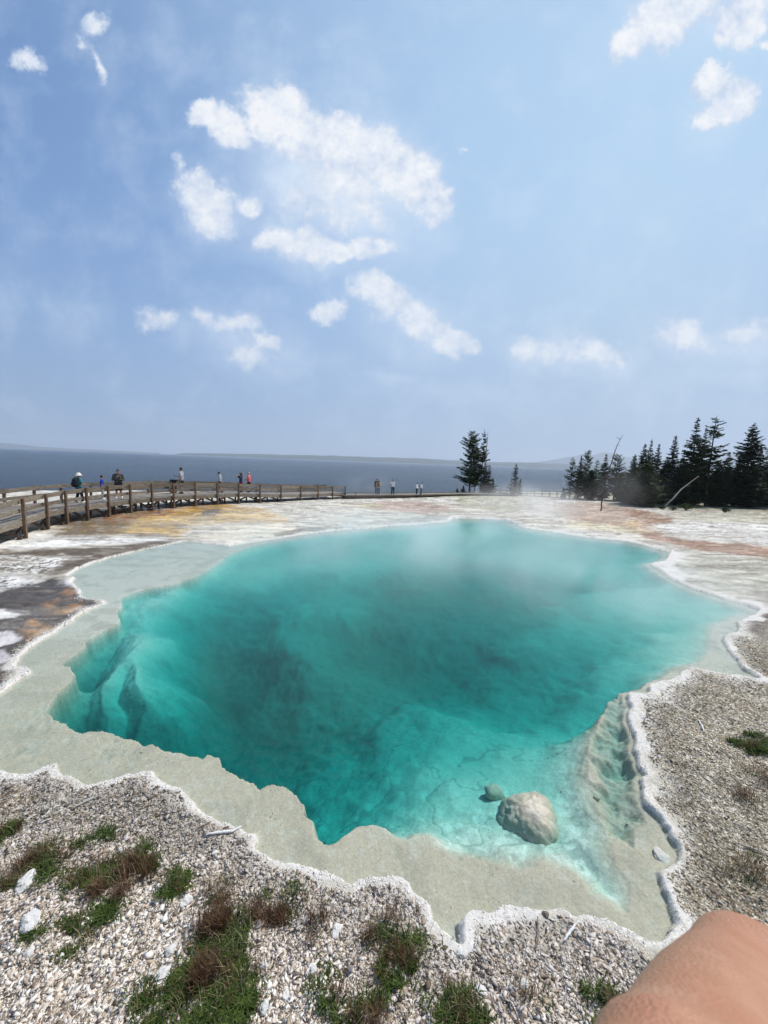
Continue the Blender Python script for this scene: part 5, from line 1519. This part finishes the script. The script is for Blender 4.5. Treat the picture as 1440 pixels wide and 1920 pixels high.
for i, (px, py, w, lab) in enumerate([
    (48,1657,27,'white angular stone left of the large tuft with reddish stalks'), (57,1731,30,'rounded white stone at the left edge, left of the small green patch'),
    (350,1690,20,'white stone above the two large green patches, below the small tuft'), (305,1832,24,'white stone on the left rim of the large green patch'),
    (320,1784,17,'small pale stone above left of the large green patch'), (630,1748,20,'pale stone between the brown tuft and the dry stalks'),
    (495,1812,13,'small white stone at the right rim of the large green patch'), (535,1868,15,'white stone near the bottom edge, right of the large green patch'),
    (903,1858,17,'pale stone standing among the chips at the bottom centre'), (982,1848,15,'small white stone right of the pale stone at the bottom centre'),
    (403,1603,11,'tiny white stone beside the curved white stick'), (405,1622,9,'tiny white stone below the tiny one beside the curved stick'),
    (55,1787,14,'small white stone low at the left edge'), (497,1890,20,'flat pale stone at the bottom edge right of the green patch'),
    (745,1820,14,'small white stone under the leafy tuft in the centre'), (865,1790,14,'white pebble below the notch of the white rim'),
    (588,1818,12,'small white stone in the open gravel left of the centre tuft')]):
    stone(px, py, w, lab, M_STONE, i+1, group=GS)
stone(1023, 1716, 11, 'small dark round stone on the white rim in front of the boulder', M_STONE2, 31, .8)
stone(1340, 1672, 11, 'rusty brown stone on the gravel above the bent elbow', M_STONE2, 32, .7)
stone(1240, 1606, 27, 'flat white sinter plate at the right shore of the pool', M_STONE, 33, .25)
stone(328, 1714, 9, 'small dark pebble in the gravel right of the tuft with reddish stalks', M_STONE2, 34, .8)

# boulder standing in the pool
M_BOULD = noise_mat('submerged_boulder', (.46, .42, .335), (.64, .59, .49), scale=5, rough=.7, bump=.6, bscale=9, bdist=.02, c3=(.55, .505, .41))
def boulder():
    p = P(992, 1552, -.28)
    me = rock_mesh(4, 5, .13, .85, .05, .055)
    o = link_mesh('boulder', me, M_BOULD, None, True)
    o.location = (p.x, p.y, -.34); o.scale = (.37, .37, .37); o.rotation_euler = (.1, .25, .6)
    tag(o, 'large rounded pale boulder standing under water in the shallow front of the pool', 'boulder')
    for i, (px, py, w, z, lab) in enumerate([(925,1505,30,-.42,'submerged stone touching the left side of the big boulder'), 
                                             (1035,1567,16,-.22,'small dark edged stone at the right foot of the big boulder'), (1117,1512,10,-.22,'small submerged stone beside the rocky ledge')]):
        p = P(px, py, z); q = link_mesh('submerged_stone', rock_mesh(40+i, 3, .3), M_BOULD, None, True)
        s = w*(p-CAM).length/FPX/2
        zz = ground_height(p.x, p.y); q.location = (p.x, p.y, zz+s*.3); q.scale = (s, s*.9, s*.8); tag(q, lab, 'stone')
boulder()

# sticks
M_STICK = noise_mat('grey_stick', (.30, .27, .24), (.50, .46, .42), scale=20, rough=.9, bump=.4)
M_STICKW = noise_mat('white_stick', (.62, .60, .58), (.82, .80, .78), scale=20, rough=.9, bump=.3)
M_STICKB = noise_mat('brown_stick', (.16, .11, .08), (.30, .22, .16), scale=20, rough=.9, bump=.3)
def stick(pts, r, label, mat):
    ws = []
    for px, py in pts:
        p = P(px, py, .03); z = ground_height(p.x, p.y); p = P(px, py, z+.02); ws.append(p)
    root = empty('stick', ws[0], 0, label, 'stick'); off = Vector(root.location); mb = MB()
    rad = [r*.6]+[r]*(len(ws)-2)+[r*.4]
    fine = []; fr = []
    for i in range(len(ws)-1):
        for k in range(4):
            t = k/4; fine.append(ws[i].lerp(ws[i+1], t)-off+Vector((random.uniform(-1, 1), random.uniform(-1, 1), random.uniform(-.5, .5)))*r*.5); fr.append(rad[i]*(1-t)+rad[i+1]*t)
    fine.append(ws[-1]-off); fr.append(rad[-1])
    mb.tube(fine, fr, 7); mb.build('wood', mat, root, True)
stick([(138,1513),(170,1499),(205,1483)], .011, 'straight grey stick on the gravel beside the dark patch at the left', M_STICK)
stick([(388,1565),(410,1560),(430,1560),(452,1549)], .013, 'curved bleached white stick by the rim', M_STICKW)
stick([(372,1552),(385,1546),(395,1540)], .008, 'short dark twig above the curved white stick', M_STICKB)
stick([(1008,1766),(1009,1745),(1008,1718)], .007, 'upright brown stalk lying across the front rim', M_STICKB)
stick([(1058,1762),(1070,1745),(1085,1727)], .010, 'short pale stick slanting across the front rim', M_STICKW)
stick([(1380,1580),(1410,1590),(1445,1606)], .010, 'pale stick on the gravel at the right frame edge', M_STICK)
stick([(1338,1660),(1342,1671),(1344,1684)], .008, 'rusty twig on the gravel above the bent elbow', M_STICKB)
stick([(1310,1350),(1316,1360),(1320,1372)], .012, 'small pale twig on the right hand gravel bank', M_STICKW)

# plants
def leaf_mat(name, c1, c2, tr=.25): return noise_mat(name, c1, c2, scale=12, rough=.7, bump=0, spec=.25, rnd=.12, trans=tr)
M_LEAF = leaf_mat('green_leaves', (.04, .068, .014), (.105, .15, .03))
M_LEAF2 = leaf_mat('olive_leaves', (.055, .075, .022), (.13, .14, .045))
M_STALK = leaf_mat('red_brown_stalks', (.11, .055, .032), (.26, .16, .09), .2)
M_STRAW = leaf_mat('straw_stalks', (.26, .20, .12), (.42, .34, .22), .15)
def blades(rs, n, rx, ry, hmin, hmax, w, lean, zf, curve=.4, clump=0):
    tv = []; tf = []
    cl = rs.normal(size=(max(clump, 1), 2))*.36
    for i in range(n):
        if clump:
            c = cl[rs.integers(len(cl))]+rs.normal(size=2)*.15; bx, by = c[0]*rx, c[1]*ry
        else:
            a = rs.uniform(0, 6.283); q = math.sqrt(rs.random()); bx, by = rx*q*math.cos(a), ry*q*math.sin(a)
        L = rs.uniform(hmin, hmax); a = rs.uniform(0, 6.283); d = np.array([math.cos(a), math.sin(a), 0])*rs.uniform(0, lean)
        s = np.array([-math.sin(a), math.cos(a), 0])*w*rs.uniform(.6, 1.3)
        z0 = zf(bx, by)-.005
        p0 = np.array([bx, by, z0]); p1 = p0+(d*.4+np.array([0, 0, .6]))*L; p2 = p0+(d*(1+curve)+np.array([0, 0, 1-.5*lean*curve]))*L
        tv += [p0-s*.6, p0+s*.6, p1+s, p2, p1-s]
    n5 = len(tv)//5
    b5 = np.arange(n5)*5
    return np.array(tv), np.concatenate([np.stack([b5, b5+1, b5+2], 1), np.stack([b5, b5+2, b5+4], 1), np.stack([b5+4, b5+2, b5+3], 1)])
def tuft(px, py, w_px, h_px, label, green=0, stalks=0, straw=0, seed=1, gh=(.03, .08), sh=(.10, .22), leaf=None, name='grass_tuft', shift=(0, 0)):
    p = P(px, py, .08); z = ground_height(p.x, p.y); p = P(px, py, z)
    sl = (p-CAM).length; rx = w_px*sl/FPX/2; ry = h_px*sl/FPX/2*1.3
    root = empty(name, (p.x, p.y, 0), 0, label, 'plant')
    # local ground table
    gx = np.linspace(-rx*1.6, rx*1.6, 9); gy = np.linspace(-ry*1.6, ry*1.6, 9); GX, GY = np.meshgrid(gx, gy)
    GZ = ground_heights(GX.ravel()+p.x, GY.ravel()+p.y).reshape(9, 9)
    def zf(x, y):
        i = int(np.clip(np.searchsorted(gx, x), 0, 8)); j = int(np.clip(np.searchsorted(gy, y), 0, 8)); return GZ[j, i]
    rs = np.random.default_rng(seed)
    root.location.z = 0
    if green:
        v, f = blades(rs, int(green*1.25), rx, ry, gh[0], gh[1]*.85, .0040, 1.0, zf, clump=7); link_mesh('leaves', np_mesh('leaves', v, f, 3), leaf or M_LEAF, root)['kind'] = 'stuff'
    if stalks:
        v, f = blades(rs, int(stalks*1.35)+8, rx*.8, ry*.7, sh[0]*.6, sh[1]*.72, .0016, .55, zf, .2, clump=5); v[:, 0] += shift[0]*rx; v[:, 1] += shift[1]*ry; link_mesh('stalks', np_mesh('stalks', v, f, 3), M_STALK, root)['kind'] = 'stuff'
    if straw:
        v, f = blades(rs, straw, rx, ry, sh[0]*.6, sh[1]*.8, .0014, .7, zf, .3, clump=8); link_mesh('straw', np_mesh('straw', v, f, 3), M_STRAW, root)['kind'] = 'stuff'
    return root
tuft(5, 1565, 50, 45, 'small green tuft cut by the left frame edge', 500, 80, 20, 1)
tuft(80, 1608, 90, 50, 'olive and brown tuft near the left frame edge above the white angular stone', 900, 220, 60, 2, leaf=M_LEAF2)
tuft(170, 1640, 130, 60, 'broad green mat of leaves with the reddish stalks behind it', 1700, 150, 60, 3)
tuft(232, 1640, 85, 85, 'big tuft of reddish brown stalks with green leaves at its foot', 1300, 800, 100, 4, sh=(.12, .24))
tuft(330, 1662, 55, 34, 'small green tuft right of the big tuft with reddish stalks', 650, 30, 20, 5)
tuft(140, 1755, 95, 55, 'low green patch slanting at the left, below the big tuft', 1500, 40, 60, 6, gh=(.025, .06))
tuft(418, 1672, 70, 60, 'sparse brown dry tuft in the gravel left of the centre', 60, 160, 120, 7)
tuft(518, 1712, 115, 70, 'reddish brown tuft with a little green in its middle', 300, 650, 80, 8, sh=(.09, .18))
tuft(600, 1725, 60, 55, 'sparse dark brown dry stalks right of the reddish tuft', 20, 150, 60, 9)
tuft(410, 1775, 105, 95, 'tall thick reddish brown stalks behind the largest green patch', 700, 1200, 120, 10, sh=(.12, .24))
tuft(418, 1858, 108, 108, 'largest green leafy patch at the bottom left', 2700, 140, 80, 11, gh=(.035, .085))
tuft(325, 1885, 95, 70, 'green patch at the bottom edge left of the largest one', 1700, 30, 50, 12, gh=(.035, .08))
tuft(728, 1775, 130, 70, 'brown and green tuft in the gravel under the notch of the rim', 420, 380, 100, 13)
tuft(718, 1838, 45, 30, 'small green leafy sprig in the centre gravel', 350, 20, 0, 14)
tuft(765, 1812, 40, 26, 'tiny green leafy sprig beside the small white stone', 260, 20, 0, 15)
tuft(862, 1898, 75, 50, 'green tuft at the bottom edge in the centre', 900, 80, 60, 16)
tuft(672, 1895, 110, 60, 'green and brown tuft at the bottom edge left of the centre', 600, 240, 80, 17)
tuft(1408, 1405, 75, 30, 'bright green low patch on the gravel at the right', 1100, 60, 40, 18, gh=(.05, .10))
tuft(1432, 1462, 70, 45, 'brown dry tuft on the gravel at the right frame edge', 60, 240, 160, 19)
tuft(1405, 1500, 60, 40, 'sparse brown dry grass under the brown tuft at the right', 20, 90, 120, 20)
tuft(1150, 1895, 70, 40, 'dark green grass at the bottom beside the forearm', 500, 80, 60, 21)
tuft(1415, 1640, 90, 60, 'sparse dry grass above the bent elbow', 60, 120, 260, 22)
tuft(15, 1650, 60, 60, 'dry brown grass at the left frame edge', 60, 90, 120, 23)
tuft(1000, 1870, 60, 30, 'few dry straws in the bottom gravel', 10, 40, 60, 24)

# ------------------------------------------------------------------ sky, sun, camera
SUN_EL = R(56); SUN_AZ = R(62)      # azimuth measured from the view direction towards the right
w = bpy.data.worlds.new('World'); sc.world = w; w.use_nodes = True
nt = w.node_tree; nt.nodes.clear()
out = nt.nodes.new('ShaderNodeOutputWorld'); bg = nt.nodes.new('ShaderNodeBackground')
sky = nt.nodes.new('ShaderNodeTexSky'); sky.sky_type = 'NISHITA'; sky.sun_disc = False
sky.sun_elevation = SUN_EL; sky.sun_rotation = SUN_AZ
sky.altitude = 2300; sky.air_density = 1.0; sky.dust_density = 1.2; sky.ozone_density = 1.6
tc = N(nt, 'ShaderNodeTexCoord')
sep = N(nt, 'ShaderNodeSeparateXYZ'); nt.links.new(tc.outputs['Generated'], sep.inputs[0])
ymax = N(nt, 'ShaderNodeMath', operation='MAXIMUM'); ymax.inputs[1].default_value = .02; nt.links.new(sep.outputs['Y'], ymax.inputs[0])
du = N(nt, 'ShaderNodeMath', operation='DIVIDE'); dv = N(nt, 'ShaderNodeMath', operation='DIVIDE')
nt.links.new(sep.outputs['X'], du.inputs[0]); nt.links.new(ymax.outputs[0], du.inputs[1])
nt.links.new(sep.outputs['Z'], dv.inputs[0]); nt.links.new(ymax.outputs[0], dv.inputs[1])
uv = N(nt, 'ShaderNodeCombineXYZ'); nt.links.new(du.outputs[0], uv.inputs[0]); nt.links.new(dv.outputs[0], uv.inputs[1])
# ragged edges: bend the coordinates with two sizes of noise
def nz(scale, detail=6, rough=.6, src=None, off=0.0):
    n = N(nt, 'ShaderNodeTexNoise'); n.inputs['Scale'].default_value = scale; n.inputs['Detail'].default_value = detail; n.inputs['Roughness'].default_value = rough
    mp = N(nt, 'ShaderNodeMapping'); mp.inputs['Location'].default_value = (off, off*.7, 0)
    nt.links.new((src or uv).outputs[0], mp.inputs[0]); nt.links.new(mp.outputs[0], n.inputs['Vector']); return n
def vm(op, a, b=None, scale=None):
    n = N(nt, 'ShaderNodeVectorMath', operation=op)
    for i, q in enumerate((a, b)):
        if q is None: continue
        if isinstance(q, (tuple, list)): n.inputs[i].default_value = q
        else: nt.links.new(q, n.inputs[i])
    if scale is not None: n.inputs['Scale'].default_value = scale
    return n
wn = nz(5.5, 9, .58); w1 = vm('SUBTRACT', wn.outputs['Color'], (.5, .5, .5)); w2 = vm('SCALE', w1.outputs[0], None, .14)
wn2 = nz(22, 6, .6, off=3.3); w3 = vm('SUBTRACT', wn2.outputs['Color'], (.5, .5, .5)); w4 = vm('SCALE', w3.outputs[0], None, .035)
wuv = vm('ADD', uv.outputs[0], w2.outputs[0]); wuv = vm('ADD', wuv.outputs[0], w4.outputs[0])
def mth(op, a, b, clamp=False):
    n = N(nt, 'ShaderNodeMath', operation=op); n.use_clamp = clamp
    for i, q in enumerate((a, b)):
        if isinstance(q, (int, float)): n.inputs[i].default_value = q
        elif q is not None: nt.links.new(q, n.inputs[i])
    return n.outputs[0]
def blobsum(blobs, soft):
    acc = None
    for (cx, cy, rx, ry, rot, amp) in blobs:
        d = D(cx, cy); u, v = d.x/d.y, d.z/d.y
        k = FPX*1.0
        mp = N(nt, 'ShaderNodeMapping', vector_type='TEXTURE'); mp.inputs['Location'].default_value = (u, v, 0); mp.inputs['Rotation'].default_value = (0, 0, -R(rot)-math.atan(.036)); mp.inputs['Scale'].default_value = (rx/k*1.08, ry/k*1.08, 1)
        nt.links.new(wuv.outputs[0], mp.inputs[0])
        ln = vm('LENGTH', mp.outputs[0])
        mr = N(nt, 'ShaderNodeMapRange'); mr.inputs['From Min'].default_value = soft; mr.inputs['From Max'].default_value = 0; mr.inputs['To Min'].default_value = 0; mr.inputs['To Max'].default_value = amp
        nt.links.new(ln.outputs['Value'], mr.inputs[0])
        acc = mr.outputs[0] if acc is None else mth('MAXIMUM', acc, mr.outputs[0])
    return acc
PUFF = [(385,215,40,24,20,1),(430,240,48,30,25,1),(650,325,115,60,30,.60),(600,385,95,42,8,.50),(515,205,62,48,5,1),(570,245,56,46,30,1),(600,258,52,42,20,1),(655,262,52,38,20,1),(700,296,60,44,35,1),(760,338,66,46,38,1),(810,376,40,30,40,.95),
 (520,442,48,26,-10,.95),(580,456,60,30,8,.95),(645,464,52,24,5,.9),(695,452,45,26,5,.9),
 (380,362,60,32,5,.9),(392,398,56,34,15,.75),(331,312,16,26,0,.38),(470,370,34,20,0,.5),
 (612,585,30,24,0,.85),(708,556,68,34,12,.9),(785,596,48,32,40,.9),(835,632,50,28,30,.9),(866,650,26,18,20,.8),
 (1000,648,42,28,0,.75),(1050,668,56,24,5,.7),(1112,660,62,28,8,.75),(1160,676,36,18,20,.6),
 (1290,628,74,34,0,.66),(1395,610,70,30,-10,.58),
 (1176,84,30,36,60,.9),(1230,40,52,50,0,.9),(1292,14,66,30,-10,.9),(1400,34,52,44,-20,.9),(1372,62,36,22,-30,.7),(1436,92,20,12,0,.7),
 (1338,148,28,30,60,.95),(1366,192,30,44,60,.95),(1325,220,34,22,-35,.9),
 (178,50,30,34,0,.56),(160,106,30,12,40,.4),(186,140,34,12,70,.38),(54,122,36,22,20,.5),
 (300,590,56,30,0,.56),(392,594,32,22,10,.62),(450,608,58,26,8,.6),(500,640,32,26,40,.6),(470,675,52,26,0,.54),(865,290,26,14,0,.42)]
VEIL = [(620,330,200,120,25,1.0),(640,350,130,90,30,1.0),(560,440,150,60,5,.8),(420,390,110,70,10,.6),(745,600,120,60,30,.5),(450,640,120,60,10,.45),(1080,672,150,38,5,.55),(1340,640,170,50,0,.5),(1385,705,110,26,0,.4),
 (740,716,70,20,0,.35),(830,738,90,22,0,.32),(1300,60,190,70,-10,.35),(1350,190,60,60,0,.35),]
pf_ = mth('MULTIPLY', blobsum(PUFF, 1.25), 1.7); pf_ = mth('MINIMUM', pf_, .95); vf_ = blobsum(VEIL, 1.15)
n1 = nz(16, 10, .62, off=1.1); n2 = nz(48, 6, .6, off=5.0)
e = mth('ADD', pf_, mth('MULTIPLY', mth('SUBTRACT', n1.outputs['Fac'], .5), 1.25)); e = mth('ADD', e, mth('MULTIPLY', mth('SUBTRACT', n2.outputs['Fac'], .5), .48))
e = mth('MULTIPLY', e, mth('MINIMUM', mth('MULTIPLY', pf_, 5.0), 1.0))
dens = N(nt, 'ShaderNodeMapRange', interpolation_type='SMOOTHSTEP'); dens.inputs['From Min'].default_value = .22; dens.inputs['From Max'].default_value = .80; nt.links.new(e, dens.inputs[0])
n3 = nz(7, 7, .6, off=9.0); n6 = nz(13, 5, .55, off=4.0)
ve = mth('MULTIPLY', vf_, mth('ADD', mth('MULTIPLY', n3.outputs['Fac'], 1.5), -.12), True)
ve = mth('MULTIPLY', ve, 1.5, True)
# thin high haze varies the blue slowly
n4 = nz(.9, 4, .5, off=2.0)
mr4 = N(nt, 'ShaderNodeMapRange'); mr4.inputs['From Min'].default_value = .3; mr4.inputs['From Max'].default_value = .7; mr4.inputs['To Min'].default_value = SKYMIX[0]; mr4.inputs['To Max'].default_value = SKYMIX[1]
nt.links.new(n4.outputs['Fac'], mr4.inputs[0])
def mix(fac, a, b):
    m = N(nt, 'ShaderNodeMix', data_type='RGBA')
    if isinstance(fac, (int, float)): m.inputs[0].default_value = fac
    else: nt.links.new(fac, m.inputs[0])
    for i, q in ((6, a), (7, b)):
        if isinstance(q, tuple): m.inputs[i].default_value = (*q, 1)
        else: nt.links.new(q, m.inputs[i])
    return m.outputs[2]
K = 1.0/SKY_S
sdir = Vector((math.sin(SUN_AZ)*math.cos(SUN_EL), math.cos(SUN_AZ)*math.cos(SUN_EL), math.sin(SUN_EL)))
dt = vm('DOT_PRODUCT', tc.outputs['Generated'], (.80, .43, .42))
def mrange(src, a, b, c, d, smooth=True):
    m = N(nt, 'ShaderNodeMapRange', interpolation_type='SMOOTHSTEP' if smooth else 'LINEAR')
    m.inputs['From Min'].default_value = a; m.inputs['From Max'].default_value = b; m.inputs['To Min'].default_value = c; m.inputs['To Max'].default_value = d
    nt.links.new(src, m.inputs[0]); return m.outputs[0]
blue = N(nt, 'ShaderNodeMix', data_type='RGBA', blend_type='MULTIPLY'); blue.inputs[0].default_value = 1
nt.links.new(sky.outputs[0], blue.inputs[6]); blue.inputs[7].default_value = (*SKYTINT, 1)
glow = mth('MULTIPLY', mrange(dt.outputs['Value'], -.1, 1.0, .12, 1), mr4.outputs[0], True)
base = mix(glow, blue.outputs[2], tuple(c*K for c in HAZECOL))
az = vm('DOT_PRODUCT', tc.outputs['Generated'], (.8, .6, 0))
hcol = mix(mrange(az.outputs['Value'], -.2, .95, 0, 1, False), tuple(c*K for c in HORL), tuple(c*K for c in HORR))
ho = mrange(sep.outputs['Z'], .62, .0, 0, .92)
base = mix(ho, base, hcol)
base = mix(mrange(n3.outputs['Fac'], .42, .78, 0, .30), base, tuple(c*K for c in VEILCOL))
base = mix(ve, base, tuple(c*K for c in VEILCOL))
shade = N(nt, 'ShaderNodeMapRange'); shade.inputs['From Min'].default_value = .72; shade.inputs['From Max'].default_value = 1.18; nt.links.new(mth('ADD', mth('MULTIPLY', e, .45), mth('ADD', mth('MULTIPLY', n6.outputs['Fac'], .9), mth('MULTIPLY', n2.outputs['Fac'], .35))), shade.inputs[0])
ccol = mix(shade.outputs[0], tuple(c*K for c in (.56, .67, .85)), tuple(c*K for c in (.93, .95, .98)))
# far clouds sink into the haze
lowf = N(nt, 'ShaderNodeMapRange'); lowf.inputs['From Min'].default_value = .12; lowf.inputs['From Max'].default_value = .55; lowf.inputs['To Min'].default_value = .60; lowf.inputs['To Max'].default_value = .97
nt.links.new(sep.outputs['Z'], lowf.inputs[0])
fin = mix(mth('MULTIPLY', dens.outputs[0], lowf.outputs[0]), base, ccol)
nt.links.new(fin, bg.inputs['Color']); bg.inputs['Strength'].default_value = SKY_S
nt.links.new(bg.outputs[0], out.inputs['Surface'])
w.cycles.sampling_method = 'MANUAL'; w.cycles.sample_map_resolution = 512

sd_ = Vector((math.sin(SUN_AZ)*math.cos(SUN_EL), math.cos(SUN_AZ)*math.cos(SUN_EL), math.sin(SUN_EL)))
L_ = bpy.data.lights.new('sun', 'SUN'); L_.energy = 4.0; L_.angle = R(.55); L_.color = (1, .94, .86)
so_ = bpy.data.objects.new('sun', L_); COL.objects.link(so_); so_.rotation_euler = sd_.to_track_quat('Z', 'Y').to_euler(); so_.location = (20, 5, 60)

cd = bpy.data.cameras.new('camera'); co = bpy.data.objects.new('camera', cd); COL.objects.link(co)
cd.sensor_fit = 'VERTICAL'; cd.sensor_height = 24; cd.lens = FPX/1920*24; cd.dof.use_dof = True; cd.dof.focus_distance = 6.0; cd.dof.aperture_fstop = 5.6; cd.clip_start = .03; cd.clip_end = 60000
M_ = Matrix((_r, _u, -_f)).transposed().to_4x4(); M_.translation = CAM; co.matrix_world = M_
sc.camera = co

sc.view_settings.view_transform = 'Standard'; sc.view_settings.look = 'None'; sc.view_settings.exposure = EXPO; sc.view_settings.gamma = 1
cy = sc.cycles
cy.use_denoising = True
try: cy.denoiser = 'OPENIMAGEDENOISE'; cy.denoising_input_passes = 'RGB_ALBEDO_NORMAL'
except Exception as ex: print(ex)
cy.max_bounces = 8; cy.diffuse_bounces = 3; cy.glossy_bounces = 3; cy.transparent_max_bounces = 16; cy.transmission_bounces = 4; cy.volume_bounces = 2
cy.sample_clamp_indirect = 6; cy.caustics_reflective = False; cy.caustics_refractive = False
cy.use_adaptive_sampling = True; cy.adaptive_threshold = .015
print('script', time.time()-T0)
